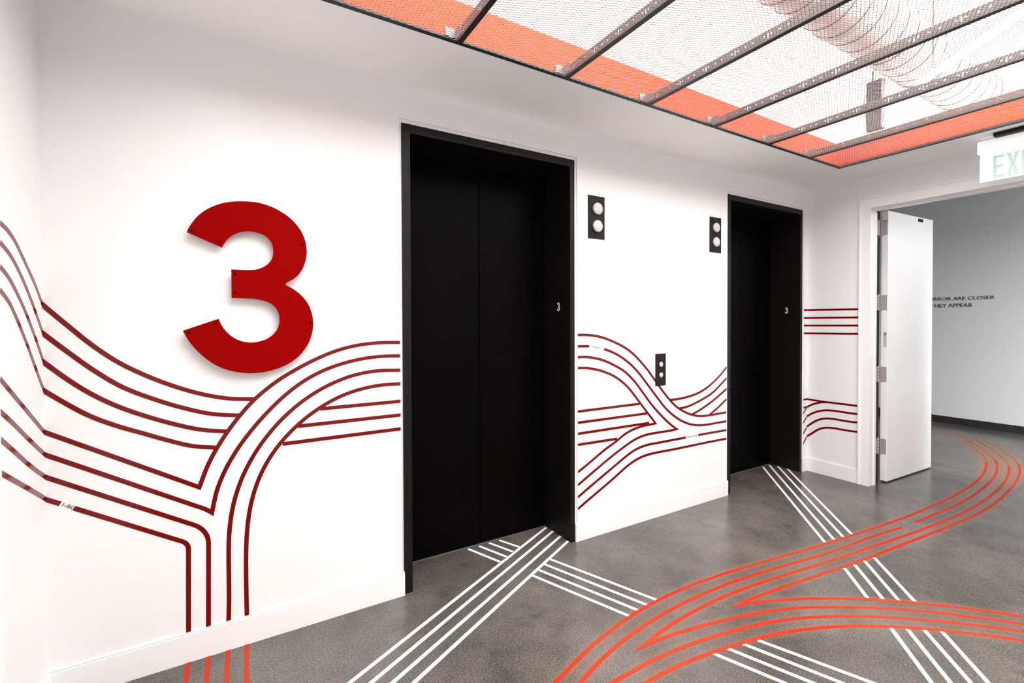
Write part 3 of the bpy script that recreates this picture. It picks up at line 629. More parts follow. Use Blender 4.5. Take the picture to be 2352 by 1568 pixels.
# thin white bead set into the reveal round each elevator frame
def reveal(x0, x1, a, b):
    t = 0.0022
    return boxes((x0 - a - t, x0 - a + 0.0005, -0.003, 0.02, BH, ZH + 0.022 + t), (x1 + b - 0.0005, x1 + b + t, -0.003, 0.02, BH, ZH + 0.022 + t),
                 (x0 - a, x1 + b, -0.003, 0.02, ZH + 0.0215, ZH + 0.022 + t),
                 (x0 - a, x0, 0.008, 0.012, 0, ZH + 0.022), (x1, x1 + b, 0.008, 0.012, 0, ZH + 0.022), (x0, x1, 0.008, 0.012, ZH, ZH + 0.022))
struct(obj('trim_1', reveal(E1[0], E1[1], G, G * 1.6), M['trim']), 'white metal bead round the nearer elevator frame')
struct(obj('trim_2', reveal(E2[0], E2[1], G * 0.4, G * 1.6), M['trim']), 'white metal bead round the farther elevator frame')
# door casing on the left wall, just at the edge of view
struct(obj('trim_3', boxes((XL, XL + 0.014, -0.55, -0.43, 0, 2.5204), (XL, XL + 0.018, -0.44, -0.43, 0, 2.5204)), M['trim']), 'white casing on the left wall')

# ------------------------------------------------------------------ door frame and doors in the right wall
DPX, DPY = 4.985, -0.512
df = struct(thing('door_frame', 'white', 'frame'))
del df['category']
df['label'] = 'white painted frame round the open doorway'
C0 = 0.014
obj('casing', boxes((XR - C0, XR, DY0, -0.4401, 0, ZD + 0.088), (XR - C0, XR, DY1, DY0, ZD, ZD + 0.088), (XR - C0, XR, DY1 - 0.088, DY1, 0, ZD + 0.088)), M['trim'], df)
obj('casing_bead', boxes((XR - C0 - 0.007, XR - C0, -0.4501, -0.4401, 0, ZD + 0.088), (XR - C0 - 0.007, XR - C0, DY1 - 0.08, -0.4501, ZD + 0.079, ZD + 0.088)), M['trim'], df)
obj('jamb', boxes((XR, XR + 0.113, DY0, DY0 + 0.0115, 0, ZD), (XR, XR + 0.113, DY1 - 0.0115, DY1, 0, ZD)), M['trim'], df)
obj('head', boxes((XR, XR + 0.135, DY1, DY0, ZD, ZD + 0.0115), (XR + 0.135, XR + 0.175, DY1 - 0.04, DY0 + 0.04, ZD - 0.004, ZD + 0.07)), M['trim'], df)
obj('door_stop', boxes((XR + 0.055, XR + 0.10, DY1, DY0 - 0.0, ZD - 0.016, ZD), (XR + 0.06, XR + 0.095, DY0 - 0.006, DY0, 0, ZD - 0.016)), M['trim'], df)
obj('gap_shade_strip', boxes((XR + 0.113, DPX - 0.004, DY0 + 0.024, DY0 + 0.03, 0.0, ZD), (XR + 0.113, XR + 0.118, DY0 + 0.002, DY0 + 0.024, 0.0, ZD)), M['dark'], df)['label'] = 'dark strip put in for the shade of the hinge-side gap'  # filler added so the open hinge gap looks shaded
obj('head_strip', boxes((XR + 0.108, XR + 0.134, DY1, DY0, ZD - 0.010, ZD)), M['galv'], df)
obj('bumper', cyl(bmesh.new(), (XR + 0.09, DY0, ZD - 0.026), (XR + 0.09, DY0 - 0.012, ZD - 0.026), 0.006, seg=12), M['dark'], df)
obj('weather_strip', boxes((XR + 0.10, XR + 0.108, DY1, DY0, ZD - 0.012, ZD)), M['rubber'], df)

door = thing('door_1', 'open white door leaf swung back into the grey corridor', 'door', (DPX, DPY, 0))
del door['category']
door['kind'] = 'structure'
door.rotation_euler = (0, 0, -0.044)
DT, DW = 0.052, 0.868
def leaf_part(name, bm, m, par=None, loc=(0, 0, 0)):
    return obj(name, bm, m, par or door)
leaf = leaf_part('leaf', bbox(0, DW, -DT, 0, 0.013, 2.430, 0.0015, 1), mat('white_door_paint', (0.84, 0.845, 0.85), 0.4, spec=0.4))
for zc_ in (2.284, 1.615, 0.972, 0.324):
    hz = 0.0675
    h = obj('hinge', bbox(-0.0025, 0.0, -0.047, -0.009, zc_ - hz, zc_ + hz, 0.0006, 1), M['steel'], door)
    bm = bmesh.new()
    for k in range(5):
        cyl(bm, (-0.022, 0.006, zc_ - hz + k * 0.027 + 0.0006), (-0.022, 0.006, zc_ - hz + (k + 1) * 0.027 - 0.0006), 0.0075, seg=16)
    lathe(bm, (-0.022, 0.006, zc_ + hz), (0, 0, 1), [(0, 0.006), (0.004, 0.0075), (0.009, 0.004), (0.010, 0)], 16)
    lathe(bm, (-0.022, 0.006, zc_ - hz), (0, 0, -1), [(0, 0.006), (0.004, 0.0075), (0.009, 0.004), (0.010, 0)], 16)
    obj('hinge_barrel', bm, M['steel'], h, True)
    obj('hinge_plate', boxes((-0.105, -0.022, 0.004, 0.0068, zc_ - hz, zc_ + hz), (-0.022, 0.0, -0.012, -0.009, zc_ - hz, zc_ + hz)), M['steel'], h)
    for dz, dy in ((0.054, -0.020), (0.022, -0.038), (-0.012, -0.036), (-0.052, -0.020)):
        bm = bmesh.new()
        lathe(bm, (-0.0025, dy, zc_ + dz), (-1, 0, 0), [(0, 0.0036), (0.0008, 0.0032), (0.001, 0)], 12)
        obj('screw', bm, M['steel'], h)
s = obj('rating_label', boxes((-0.0006, 0.0, -0.045, -0.020, 1.215, 1.352)), M['sticker'], door)
obj('label_print', boxes((-0.0008, -0.0006, -0.040, -0.026, 1.325, 1.340)), M['letters'], s)
obj('cover_plate', boxes((0.560, 0.652, -DT - 0.004, -DT, 2.386, 2.415)), M['plate'], door)['label'] = 'small dark plate near the top of the leaf'
obj('door_bottom_seal', boxes((0.006, DW - 0.006, -DT + 0.004, -0.004, 0.004, 0.013)), M['rubber'], door)
door2 = thing('door_2', 'white door leaf', 'door', (DPX, DY1 - 0.0, 0))
del door2['category']
door2['kind'] = 'structure'
obj('leaf', bbox(0, DW, -0.09, -0.04, 0.013, 2.430, 0.0015, 1), M['trim'], door2)

# ------------------------------------------------------------------ elevators
def three_path(s):
    """centre line of a round geometric 3, total height s."""
    P = []
    r1, r2 = 0.235 * s, 0.265 * s
    c1, c2 = Vector((0, s - r1 - 0.0)), Vector((0, r2))
    for k in range(15):
        a = math.radians(158 - k * (158 + 90) / 14)
        P.append(c1 + Vector((math.cos(a) * r1 * 0.92, math.sin(a) * r1)))
    for k in range(15):
        a = math.radians(90 - k * (90 + 158) / 14)
        P.append(c2 + Vector((math.cos(a) * r2 * 0.98, math.sin(a) * r2)))
    return P
def elevator(x0, x1, seam, label, zj):
    t = thing('elevator_entrance', label, 'elevator', (x0, 0, 0), 'black elevator entrances')
    w, f = x1 - x0, 0.046
    fr = bmesh.new()
    box(fr, 0, f, 0.0, ED + 0.03, 0, ZH)
    box(fr, w - 0.036, w, 0.0, ED + 0.03, 0, ZH)
    box(fr, f, w - 0.036, 0.0, ED + 0.03, ZH - 0.047, ZH)
    obj('frame', fr, M['black'], t)
    xs = seam - x0
    for a, b in ((f - 0.01, xs - 0.0022), (xs + 0.0022, w - 0.02)):
        obj('door_panel', bbox(a, b, ED, ED + 0.028, 0.009, ZH - 0.02, 0.0015, 1), M['blackdoor'], t)
    obj('dark_gap', boxes((f, w - 0.03, ED + 0.029, ED + 0.034, 0.0, ZH - 0.03)), M['dark'], t)
    obj('sill', boxes((f, w - 0.036, ED - 0.003, ED + 0.03, 0.0, 0.003)), M['galv'], t)
    # white floor number on the right-hand jamb
    bm = bmesh.new()
    P = three_path(0.050)
    P = [p * 1.0 for p in P]
    def fn(a, b, h): return Vector((w - 0.036 - h, 0.131 - a, zj + b))
    ribbon(bm, P, 0.0072, fn, 0.0, 0.0012)
    obj('floor_number', bm, M['whiteprint'], t)['label'] = 'small white 3 on the jamb'
    return t
elevator(E1[0], E1[1], 1.354, 'wide black elevator door nearest the big red 3', 1.5305)
elevator(E2[0], E2[1], 4.145, 'black elevator door in the far corner beside the white doorway', 1.529)

# ------------------------------------------------------------------ the big red 3
big = thing('floor_numeral', 'big red acrylic 3 standing off the white wall', 'sign', (0.05, -0.036, 1.62))
def loop_smooth(P, corners):
    """closed outline: Catmull-Rom between the corner points."""
    n = len(P)
    out = []
    cs = sorted(corners)
    for a, b in zip(cs, cs[1:] + [cs[0] + n]):
        seg = [Vector(P[i % n]) for i in range(a, b + 1)]
        out += catmull(seg, 4)[:-1]
    return out
OUT = loop_smooth(THREE, [0, 22, 23, 46, 47, 66, 67, len(THREE) - 1])
def plate_from(P, y0, y1, mface, medge, parent, name):
    bm = bmesh.new()
    A = [bm.verts.new((a - 0.05, y0 + 0.036, b - 1.62)) for a, b in P]
    B = [bm.verts.new((a - 0.05, y1 + 0.036, b - 1.62)) for a, b in P]
    f0 = bm.faces.new(A)
    f1 = bm.faces.new(B)
    sides = [bm.faces.new((A[i], A[(i + 1) % len(A)], B[(i + 1) % len(A)], B[i])) for i in range(len(A))]
    bmesh.ops.recalc_face_normals(bm, faces=bm.faces)
    for s_ in sides:
        s_.material_index = 1
    bmesh.ops.triangulate(bm, faces=[f0, f1])
    me = bpy.data.meshes.new(name)
    bm.to_mesh(me)
    bm.free()
    me.materials.append(mface)
    me.materials.append(medge)
    o = link(bpy.data.objects.new(name, me))
    o.parent = parent
    return o
plate_from(OUT, -0.036, -0.026, M['three'], M['edge'], big, 'numeral_face')
for a, b in SCR:
    bm = bmesh.new()
    lathe(bm, (a - 0.05, 0, b - 1.62), (0, -1, 0), [(-0.0005, 0.0052), (0.0015, 0.0050), (0.0028, 0.0034), (0.003, 0)], 16)
    sc = obj('screw', bm, M['screw'], big, True)
    bm = cyl(bmesh.new(), (a - 0.05, 0.010, b - 1.62), (a - 0.05, 0.0359, b - 1.62), 0.006, seg=12)
    obj('standoff', bm, M['steel'], sc, True)

# ------------------------------------------------------------------ indicator lamps and call buttons
def two_hole_plate(name, label, cat, x0, x1, z0, z1, lamps, r, dome, group, ring):
    t = thing(name, label, cat, ((x0 + x1) / 2, 0, (z0 + z1) / 2), group)
    cx, cz = (x0 + x1) / 2, (z0 + z1) / 2
    obj('plate', bbox(x0 - cx, x1 - cx, -0.0045, -0.0003, z0 - cz, z1 - cz, 0.0008, 1), M['plate'], t)
    for lx, lz in lamps:
        bm = bmesh.new()
        if dome:
            prof = [(0, r), (0.012, r), (0.0155, r * 0.95), (0.018, r * 0.8), (0.0195, r * 0.5), (0.020, 0)]
        else:
            prof = [(0, r), (0.003, r), (0.0042, r * 0.93), (0.0046, r * 0.6), (0.0046, 0)]
        lathe(bm, (lx - cx, -0.0045, lz - cz), (0, -1, 0), prof, 36)
        obj('lamp_lens' if dome else 'button', bm, M['lamp'], t, True)
        if ring:
            bm = bmesh.new()
            lathe(bm, (lx - cx, -0.0045, lz - cz), (0, -1, 0), [(0, r + 0.003), (0.001, r + 0.003), (0.0014, r + 0.002), (0.0014, r)], 36)
            obj('bezel', bm, M['black'], t, True)
    for dz in (z1 - 0.018, z0 + 0.018):
        bm = bmesh.new()
        lathe(bm, (0, -0.0045, dz - cz), (0, -1, 0), [(0, 0.003), (0.0008, 0.0026), (0.001, 0)], 12)
        obj('screw', bm, M['black'], t)
    return t
two_hole_plate('hall_lantern', 'dark plate with two round white lenses right of the nearer elevator', 'light', 2.020, 2.166, 2.0146, 2.303,
               ((2.097, 2.216), (2.097, 2.099)), 0.040, True, 'elevator hall lanterns', True)
two_hole_plate('hall_lantern', 'dark plate with two round white lenses left of the farther elevator', 'light', 3.282, 3.427, 2.0125, 2.298,
               ((3.354, 2.214), (3.354, 2.097)), 0.038, True, 'elevator hall lanterns', False)
two_hole_plate('call_button_panel', 'small dark plate with two round call buttons between the elevators', 'button panel', 2.662, 2.772, 0.9745, 1.214,
               ((2.719, 1.134), (2.719, 1.055)), 0.0185, False, None, False)

# ------------------------------------------------------------------ painted and vinyl lines
SW = 0.0180
def wall_lines(name, label, group, keys, joins=(), base=0.0006):
    """keys: list of groups in LINES; each stripe is one child."""
    t = thing(name, label, 'mural', (0, 0, 0), group)
    k = 0
    for key in keys:
        ls = LINES[key]
        used = set()
        js = [j for j in joins if j[0] == key]
        paths = []
        for _, i, j, kind in js:
            a, b = [[Vector(q) for q in ls[n_][1]] if ls[n_][0] == 'a' else catmull(ls[n_][1]) for n_ in (i, j)]
            used |= {i, j}
            if kind == 'end':                      # i ends where j starts
                paths.append((ls[i][0], a[:-1] + b))
            elif kind == 'tip_ends':               # both end at the tip
                paths.append((ls[i][0], vee(list(reversed(a)), list(reversed(b)), SW)))
            elif kind == 'tip_es':                 # i ends, j starts at the tip
                paths.append((ls[i][0], vee(list(reversed(a)), b, SW)))
        for i, (pl, P) in enumerate(ls):
            if i not in used:
                paths.append((pl, [Vector(q) for q in P] if pl == 'a' else catmull(P)))
        for pl, P in paths:
            bm = bmesh.new()
            h = base + 0.00004 * k
            ribbon(bm, P, SW, PLANES[pl], 0.00005, h)
            obj('stripe', bm, M['vinyl'], t)
            k += 1
    return t
wall_lines('wall_mural', 'dark red stripes sweeping down the narrow left wall', 'dark red line murals', ['lw'])
ml = wall_lines('wall_mural', 'dark red stripes crossing and dropping to the baseboard under the big 3', 'dark red line murals', ['left'],
                (('left', 4, 5, 'end'), ('left', 6, 7, 'end')))
mm_ = wall_lines('wall_mural', 'dark red stripes weaving between the two elevators', 'dark red line murals', ['mid'],
                 (('mid', 3, 4, 'tip_es'), ('mid', 5, 10, 'tip_ends')))
wall_lines('wall_mural', 'short dark red stripes between the farther elevator and the door frame', 'dark red line murals', ['right'])
text_mesh('lettering', 'I-80', frame_back(-0.5935, 0.0, 0.7535, math.radians(-32.6)), 0.0138, 0.040, 0.0008, M['print'], ml)
text_mesh('lettering', 'TOWNSEND ST', frame_back(2.0415, 0.0, 1.2835, math.radians(-10.2)), 0.0115, 0.112, 0.0008, M['print'], mm_)
text_mesh('lettering', 'INTERSTATE 80', frame_back(3.0125, 0.0, 0.5415, math.radians(-0.8)), 0.0110, 0.125, 0.0008, M['print'], mm_)

def paint(t, P, m, w=0.0190, h=0.0009, name='stripe'):
    bm = bmesh.new()
    ribbon(bm, P, w, on_floor, 0.0001, h)
    return obj(name, bm, m, t)
def cut_x(P, xmax):
    out = []
    for p in P:
        if p.x > xmax:
            break
        out.append(p)
    return out
def mist(t, P, half, fk):
    """overspray: a strip whose 'mist' attribute fades to its edges."""
    N = normals2(P)
    prof = ((-1, 0), (-0.6, 0.22), (-0.3, 0.6), (0, 1), (0.3, 0.6), (0.6, 0.22), (1, 0))
    verts, att, faces = [], [], []
    run = 0.0
    for i_, (p, n) in enumerate(zip(P, N)):
        n = n.normalized()
        run += (p - P[i_ - 1]).length if i_ else 0.0
        k, hw = fk(p)
        k *= min(1.0, run / 0.22)
        for o_, a_ in prof:
            q = p + n * o_ * half * hw
            verts.append((q.x, q.y, 0.0))
            att.append(a_ * k)
    m_ = len(prof)
    for i in range(len(P) - 1):
        for j in range(m_ - 1):
            faces.append((i * m_ + j, i * m_ + j + 1, (i + 1) * m_ + j + 1, (i + 1) * m_ + j))
    me = bpy.data.meshes.new('overspray')
    me.from_pydata(verts, [], faces)
    at = me.attributes.new('mist', 'FLOAT', 'POINT')
    for i, a_ in enumerate(att):
        at.data[i].value = a_
    me.materials.append(M['mist'])
    o = link(bpy.data.objects.new('overspray', me))
    o.parent = t
    mist.n = getattr(mist, 'n', 0) + 1
    o.location.z = 0.0001 + 0.0001 * (mist.n % 10)
    return o
tr = thing('floor_marking', 'orange-red sprayed lines curving from the foreground to the open door', 'floor marking')
RL = [catmull(P) for _, P in LINES['fr_main']]
for _i in (0, 1, 7, 8):                        # the near ends run on past the foreground
    RL[_i].insert(0, RL[_i][0] + (RL[_i][0] - RL[_i][3]).normalized() * 0.35)
XCUT = (6.66, None, 6.74, 6.66, 6.74)
def fkm(p):
    k = 0.26 if p.x < 3.2 else 0.34
    hw = 1.0
    if p.x > 5.6:
        s_ = min(1.0, (p.x - 5.6) / 1.2)
        k += 0.16 * s_
        hw = 1 + 1.2 * s_
    if p.x > 7.3:
        k *= max(0.15, 1 - (p.x - 7.3) / 0.9)
    return k, hw
def ext(P):
    """carry the misted tail on beneath the door side of the corridor."""
    d = (P[-1] - P[-3]).normalized()
    return P + [P[-1] + d * 0.25, P[-1] + d * 0.55 + Vector((0.0, 0.03)), P[-1] + d * 0.85 + Vector((0, 0.08))]
h_ = 0.0014
for i in (0, 1, 2, 3, 4):
    mist(tr, catmull(ext(RL[i])[::3] if i != 1 else RL[i][::3]), 0.055, fkm)
for i in (5, 6, 7, 8):
    mist(tr, RL[i], 0.055, lambda p: (0.28 if p.y < -1.3 else 0.2, 1.0))
paint(tr, cut_x(RL[0], XCUT[0]), M['red_paint'], h=h_)
paint(tr, RL[1], M['red_paint'], h=h_)
paint(tr, cut_x(RL[2], XCUT[2]), M['red_paint'], h=h_)
a, b_ = cut_x(RL[3], XCUT[3]), RL[6]
paint(tr, vee(a, b_, 0.019), M['red_paint'], h=h_ + 0.00005)
a, b_ = cut_x(RL[4], XCUT[4]), RL[5]
paint(tr, vee(a, b_, 0.019), M['red_paint'], h=h_ + 0.0001)
paint(tr, RL[7], M['red_paint'], h=h_)
paint(tr, RL[8], M['red_paint'], h=h_)
M['faint'] = mat('faint_brown_line', (0.16, 0.07, 0.045), 0.5)
for i, x0 in ((0, XCUT[0]), (2, XCUT[2]), (3, XCUT[3]), (4, XCUT[4])):
    tail = [p for p in RL[i] if p.x > x0 - 0.02]
    if len(tail) > 3:
        paint(tr, tail, M['faint'], 0.006, h_, 'stripe')['label'] = 'thin faded brown end of the line'
tl = thing('floor_marking', 'four short orange-red lines running out from the left baseboard', 'floor marking')
for _, P in LINES['fr_left']:
    Pv = [Vector(p) for p in P]
    d = (Pv[1] - Pv[0]).normalized()
    Pv = [Pv[0] - d * 0.02, Pv[0] + d * 0.16, Pv[0] + d * 0.5]
    Pv[0].y = min(Pv[0].y, -BT)
    mist(tl, Pv, 0.03, lambda p: (0.22, 1.0))
    paint(tl, Pv, M['red_paint'], h=0.0015)
def white_lines(label, key, idx, extend=()):
    t = thing('floor_marking', label, 'floor marking')
    for i in idx:
        P = [Vector(p) for p in LINES[key][i][1]]
        d = (P[-1] - P[0]).normalized()
        if 's' in extend: P[0] = P[0] - d * 0.4
        if 'e' in extend: P[-1] = P[-1] + d * 0.5
        paint(t, P, M['white_paint'], 0.0185, 0.0008 if key == 'fw1' else 0.00065)
    return t
white_lines('four long white lines running diagonally into the nearer elevator', 'fw1', range(4), 's')
white_lines('four short white lines at the foot of the nearer elevator door', 'fw2', range(0, 4))
white_lines('four white lines from the crossing to the orange curve', 'fw2', range(4, 8))
white_lines('four white lines below the orange curve at bottom centre', 'fw2', range(8, 12), 'e')
white_lines('four white lines from the farther elevator to the orange curve', 'fw3', range(4))
white_lines('four short white lines between the two orange bands', 'fw3', range(4, 8))
white_lines('four white lines below both orange bands at lower right', 'fw3', range(8, 12), 'e')

# ------------------------------------------------------------------ ceiling metalwork
pa = struct(thing('trim_4', 'dark steel angle lining the edge of the ceiling opening', 'trim', (OX0, OY0, ZC)))
del pa['category']
def rel(*b): return (b[0] - OX0, b[1] - OX0, b[2] - OY0, b[3] - OY0, b[4] - ZC, b[5] - ZC)
FW = 0.024
for b1, b2 in (((OX0, OX1, OY0 - FW, OY0 - 0.0007, ZC - 0.0005, ZC + 0.002), (OX0, OX1, OY0 - 0.003, OY0 - 0.0007, ZC + 0.002, ZC + 0.024)),
               ((OX0, OX1, OY1 + 0.0007, OY1 + FW, ZC - 0.0005, ZC + 0.002), (OX0, OX1, OY1 + 0.0007, OY1 + 0.003, ZC + 0.002, ZC + 0.024)),
               ((OX0 + 0.0007, OX0 + FW, OY1 + FW, OY0 - FW, ZC - 0.0005, ZC + 0.002), (OX0 + 0.0007, OX0 + 0.003, OY1 + FW, OY0 - FW, ZC + 0.002, ZC + 0.024)),
               ((OX1 - FW, OX1 - 0.0007, OY1 + FW, OY0 - FW, ZC - 0.0005, ZC + 0.002), (OX1 - 0.003, OX1 - 0.0007, OY1 + FW, OY0 - FW, ZC + 0.002, ZC + 0.024))):
    obj('angle_length', boxes(rel(*b1), rel(*b2)), M['angle'], pa)
BARS = [0.255, 0.855, 1.455, 2.05, 2.65, 3.25, 3.80]
L0, L1 = OY0 - 0.004, OY1 + 0.004
def bar_web():
    bm = bmesh.new()
    y = 0.0
    Lb = L0 - L1
    ev = []                                   # holes: (start, end, kind)
    base = 0.045
    while base < Lb - 0.2:
        for off, wd, kd in ((0.018, 0.008, 's'), (0.036, 0.006, 't'), (0.050, 0.008, 's'), (0.088, 0.008, 's'), (0.124, 0.008, 's')):
            ev.append((base + off, base + off + wd, kd))
        base += 0.1595
    T = 0.0022
    box(bm, 0, T, -Lb, 0, 0.002, 0.011)
    box(bm, 0, T, -Lb, 0, 0.036, 0.046)
    box(bm, T, 0.010, -Lb, 0, 0.0438, 0.046)
    for a, b, kd in ev:
        box(bm, 0, T, -a, -y, 0.011, 0.036)
        if kd == 's':
            box(bm, 0, T, -b, -a, 0.011, 0.0215)
            box(bm, 0, T, -b, -a, 0.0305, 0.036)
        y = b
    box(bm, 0, T, -Lb, -y, 0.011, 0.036)
    return bm
order = ['leftmost, out over the left wall side', 'above and left of the nearer elevator', 'above the middle of the nearer elevator', 'just right of the nearer elevator',
         'above the gap between the elevators', 'above the call buttons side of the farther elevator', 'nearest the exit sign end']
blab = ['slotted dark steel ceiling bar beyond the left edge of view',
        'slotted dark steel ceiling bar, first one seen from the left',
        'slotted dark steel ceiling bar, second one seen from the left',
        'slotted dark steel ceiling bar, third one seen from the left',
        'slotted dark steel ceiling bar, fourth one from the left, passing under the duct',
        'slotted dark steel ceiling bar crossing in front of the ribbed grey box',
        'slotted dark steel ceiling bar nearest the exit sign']
t0 = None
for i, x in enumerate(BARS):
    if t0 is None:
        t0 = thing('slotted_bar', blab[0], 'ceiling bar', (x, L0, ZC), 'slotted bars of the mesh ceiling')
        fb = boxes((0, 0.025, -(L0 - L1), 0, -0.0012, 0.002))
        kids = [obj('flange', fb, M['angle'], t0), obj('slotted_web', bar_web(), M['bar'], t0),
                obj('mounting_clip', boxes((-0.050, -0.004, -0.004, -0.0016, 0.020, 0.060), (-0.0035, -0.0005, -0.060, -0.0016, 0.012, 0.058)), M['galv'], t0)]
        kids[2]['label'] = 'pale galvanised clip at the wall end'
    else:
        t = t0.copy(); link(t); t.location = (x, L0, ZC); t['label'] = blab[i]
        for k in kids:
            c = k.copy(); link(c); c.parent = t

def expanded(cols):
    """expanded metal: diamonds 34 mm x 15 mm, every strand a solid bar; one mesh."""
    px, py = 0.0170, 0.0075
    rows = int((L0 - L1 - 0.004) / py)
    verts, faces = [], []
    wv, hv = 0.0009, 0.0010
    def strand(i, j, s):
        x0, x1 = i * px, (i + 1) * px
        y0, y1 = -j * py, -(j + s) * py
        n = len(verts)
        for x, y in ((x0, y0), (x1, y1)):
            verts.extend(((x, y - wv, -hv * 0.3), (x, y - wv * 0.4, hv), (x, y + wv, hv * 0.3), (x, y + wv * 0.4, -hv)))
        for k in range(4):
            k2 = (k + 1) % 4
            faces.append((n + k, n + k2, n + 4 + k2, n + 4 + k))
    for i in range(cols):
        for j in range(rows + 1):
            if (i + j) % 2 == 0:
                if j < rows: strand(i, j, 1)
                if j > 0: strand(i, j, -1)
    me = bpy.data.meshes.new('expanded_metal')
    me.from_pydata(verts, [], faces)
    me.materials.append(M['mesh'])
    return me
EX = {}
plab = ['black expanded-metal ceiling panel at the hidden left end', 'black expanded-metal ceiling panel left of the first visible bar',
        'black expanded-metal ceiling panel between the first and second visible bars', 'black expanded-metal ceiling panel between the second and third visible bars',
        'black expanded-metal ceiling panel between the third and fourth visible bars', 'black expanded-metal ceiling panel under most of the round duct',
        'black expanded-metal ceiling panel in front of the ribbed box', 'narrow expanded-metal ceiling panel beside the exit sign']
xs = [OX0 + 0.004] + [b + 0.0030 for b in BARS]
xe = [b - 0.0008 for b in BARS] + [OX1 - 0.004]
for i in range(8):
    cols = int((xe[i] - xs[i]) / 0.0170)
    if cols not in EX:
        EX[cols] = expanded(cols)
    slack = (xe[i] - xs[i]) - cols * 0.0170
    o = link(bpy.data.objects.new('mesh_panel', EX[cols]))
    o.location = (xs[i] + slack / 2, L0 - 0.002, ZC + 0.0036)
    tag(o, plab[i], 'ceiling panel', 'expanded metal panels of the ceiling')

# ------------------------------------------------------------------ things above the mesh
duct = thing('air_duct', 'large white round spiral duct above the mesh ceiling', 'duct', (2.0, -0.90, 3.50))
DR = 0.19
bm = bmesh.new()
lathe(bm, (0, 0, 0), (1, 0, 0), [(0, DR), (1.0, DR), (2.0, DR), (3.0, DR), (3.935, DR)], 48)
obj('duct_body', bm, M['duct'], duct, True)
for k in range(24):
    bm = bmesh.new()
    lathe(bm, (0.1 + k * 0.16, 0, 0), (1, 0, 0), [(-0.004, DR), (-0.002, DR + 0.004), (0.002, DR + 0.004), (0.004, DR)], 48)
    obj('duct_seam', bm, M['seam'], duct, True)
for xx in (1.42, 2.70):
    bm = bmesh.new()
    lathe(bm, (xx, 0, 0), (1, 0, 0), [(-0.04, DR + 0.001), (-0.038, DR + 0.012), (0.038, DR + 0.012), (0.04, DR + 0.001)], 48)
    obj('duct_coupling', bm, M['duct'], duct, True)
for xx in (0.6, 2.5):
    for sg in (-1, 1):
        obj('hanger_strap', boxes((xx - 0.012, xx + 0.012, min(sg * (DR + 0.001), sg * (DR + 0.004)), max(sg * (DR + 0.001), sg * (DR + 0.004)), -0.02, 0.599)), M['galv'], duct)
rb = thing('driver_box', 'narrow ribbed grey box hanging above the mesh near the corner', 'box', (4.15, -0.777, 2.90))
obj('body', bbox(0.012, 0.055, -0.050, 0.050, 0.0, 0.37, 0.002, 1), M['galv'], rb)
for k in range(7):
    obj('rib', boxes((0.0, 0.0119, -0.048 + k * 0.0155, -0.044 + k * 0.0155, 0.004, 0.366)), M['galv'], rb)
bm = bmesh.new()
P3 = [Vector((0.02, 0.050, 0.30)), Vector((0.02, 0.066, 0.27)), Vector((0.02, 0.070, 0.22)), Vector((0.02, 0.062, 0.16)), Vector((0.02, 0.054, 0.05)), Vector((0.02, 0.050, -0.02)), Vector((0.02, 0.03, -0.06)), Vector((0.02, 0.0, -0.09))]
for a, b in zip(P3, P3[1:]):
    cyl(bm, a, b, 0.0028, seg=8)
obj('cable', bm, M['galv'], rb, True)
cyl_b = cyl(bmesh.new(), (0.034, 0.02, 0.37), (0.034, 0.02, 0.452), 0.005, seg=10)
obj('hanger_rod', cyl_b, M['galv'], rb, True)
# linear lamp seen through the mesh
def lamp(label, a, b):
    a, b = Vector(a), Vector(b)
    c = (a + b) / 2
    d = b - a
    t = thing('linear_lamp', label, 'light', c)
    t.rotation_euler = (0, 0, math.atan2(d.y, d.x))
    L = d.length / 2
    obj('housing', bbox(-L, L, -0.035, 0.035, 0.0, 0.05, 0.004, 2), M['housing'], t)
    obj('diffuser', bbox(-L + 0.01, L - 0.01, -0.030, 0.030, -0.014, -0.0005, 0.004, 2), M['led'], t)
    for s in (-1, 1):
        obj('hanger_rod', cyl(bmesh.new(), (s * L * 0.8, 0, 0.05), (s * L * 0.8, 0, 4.099 - c.z), 0.004, seg=8), M['galv'], t, True)
lamp('glowing linear lamp above the mesh crossing below the duct', (3.70, -1.20, 2.95), (3.02, -2.05, 2.95))

# ------------------------------------------------------------------ exit sign
ex = thing('exit_sign', 'edge-lit EXIT sign with pale green letters by the doorway', 'sign', (4.42, -1.47, 2.6))
SX, SY, SZ = 4.42, -1.47, 2.6
obj('canopy', bbox(4.365 - SX, 4.525 - SX, -1.60 - SY, -1.372 - SY, 2.684 - SZ, 2.7088 - SZ, 0.003, 2), M['plate'], ex)['label'] = 'dark ceiling canopy'
obj('housing', bbox(4.415 - SX, 4.480 - SX, -1.66 - SY, -1.281 - SY, 2.600 - SZ, 2.684 - SZ, 0.003, 2), mat('white_housing_added_glow', (0.88, 0.88, 0.88), 0.4, emit=(1, 1, 1), estr=0.4), ex)  # emission added to brighten the housing, which is no lamp itself
pn = obj('acrylic_panel', bbox(4.440 - SX, 4.448 - SX, -1.652 - SY, -1.289 - SY, 2.407 - SZ, 2.600 - SZ, 0.001, 1), M['exitpanel'], ex)
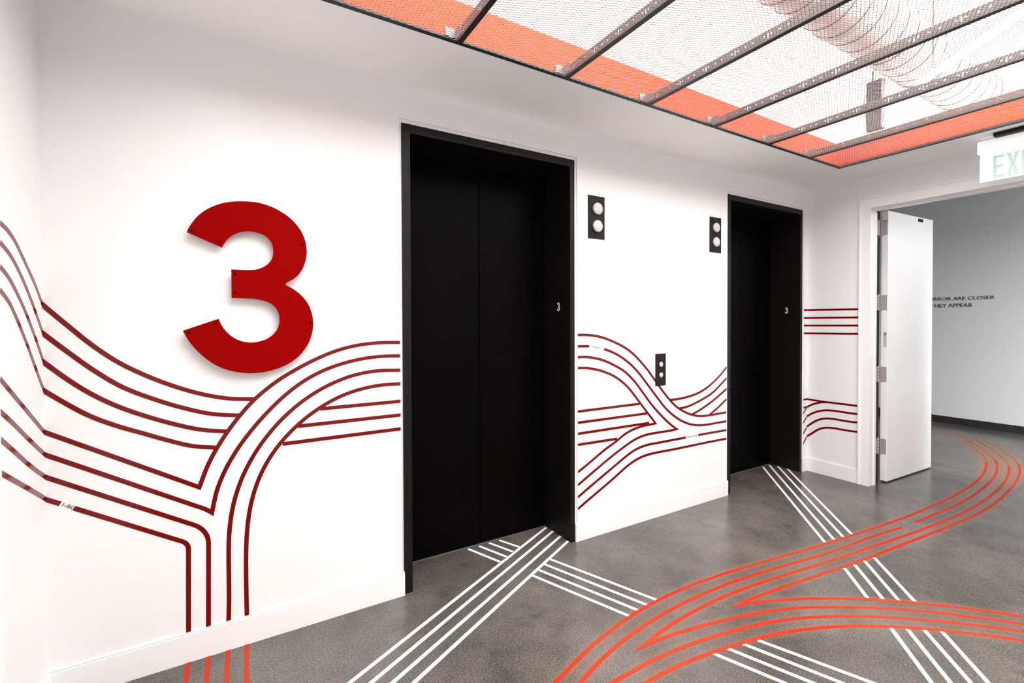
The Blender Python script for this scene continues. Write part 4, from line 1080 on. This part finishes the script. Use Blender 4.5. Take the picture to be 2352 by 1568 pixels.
def poly_letter(polys, name):
    bm = bmesh.new()
    for P in polys:
        A = [bm.verts.new((4.4378 - SX, a - SY, b - SZ)) for a, b in P]
        B = [bm.verts.new((4.4399 - SX, a - SY, b - SZ)) for a, b in P]
        bm.faces.new(A); bm.faces.new(B)
        for i in range(len(A)):
            bm.faces.new((A[i], A[(i + 1) % len(A)], B[(i + 1) % len(A)], B[i]))
    return obj(name, bm, M['exitgreen'], ex)
z0, z1, s = 2.421, 2.573, 0.019
def rect(y0, y1, a, b): return [(y0, a), (y1, a), (y1, b), (y0, b)]
poly_letter([rect(-1.355, -1.355 - s, z0, z1), rect(-1.355 - s, -1.409, z0, z0 + s), rect(-1.355 - s, -1.409, z1 - s, z1), rect(-1.355 - s, -1.406, 2.497 - s / 2, 2.497 + s / 2)], 'letter')
zm = (z0 + z1) / 2
poly_letter([[(-1.419, z0), (-1.441, z0), (-1.449, zm - 0.020), (-1.457, z0), (-1.479, z0), (-1.460, zm), (-1.479, z1), (-1.457, z1), (-1.449, zm + 0.020), (-1.441, z1), (-1.419, z1), (-1.438, zm)]], 'letter')
poly_letter([rect(-1.490, -1.511, z0, z1)], 'letter')
poly_letter([rect(-1.520, -1.578, z1 - s, z1), rect(-1.5395, -1.5595, z0, z1 - s)], 'letter')

# ------------------------------------------------------------------ corridor lettering
wl = thing('wall_lettering', 'two lines of small grey capitals on the corridor wall', 'lettering', (XC, -0.1, 1.7))
mt = Matrix.Translation((-XC, 0.1, -1.7))
for body, y, z, al in (('OBJECTS IN MIRROR ARE CLOSER', -0.391, 1.7245, 'RIGHT'), ('THAN THEY APPEAR', -0.176, 1.632, 'RIGHT')):
    wfull = {'OBJECTS IN MIRROR ARE CLOSER': 1.10, 'THAN THEY APPEAR': 0.66}[body]
    text_mesh('line_of_letters', body, mt @ frame_minus_x(XC - 0.004, y, z - (0.010 if 'J' in body else 0)), 0.060 if 'J' in body else 0.050, wfull, 0.003, M['letters'], wl, align=al, bold=0.0)['kind'] = 'stuff'
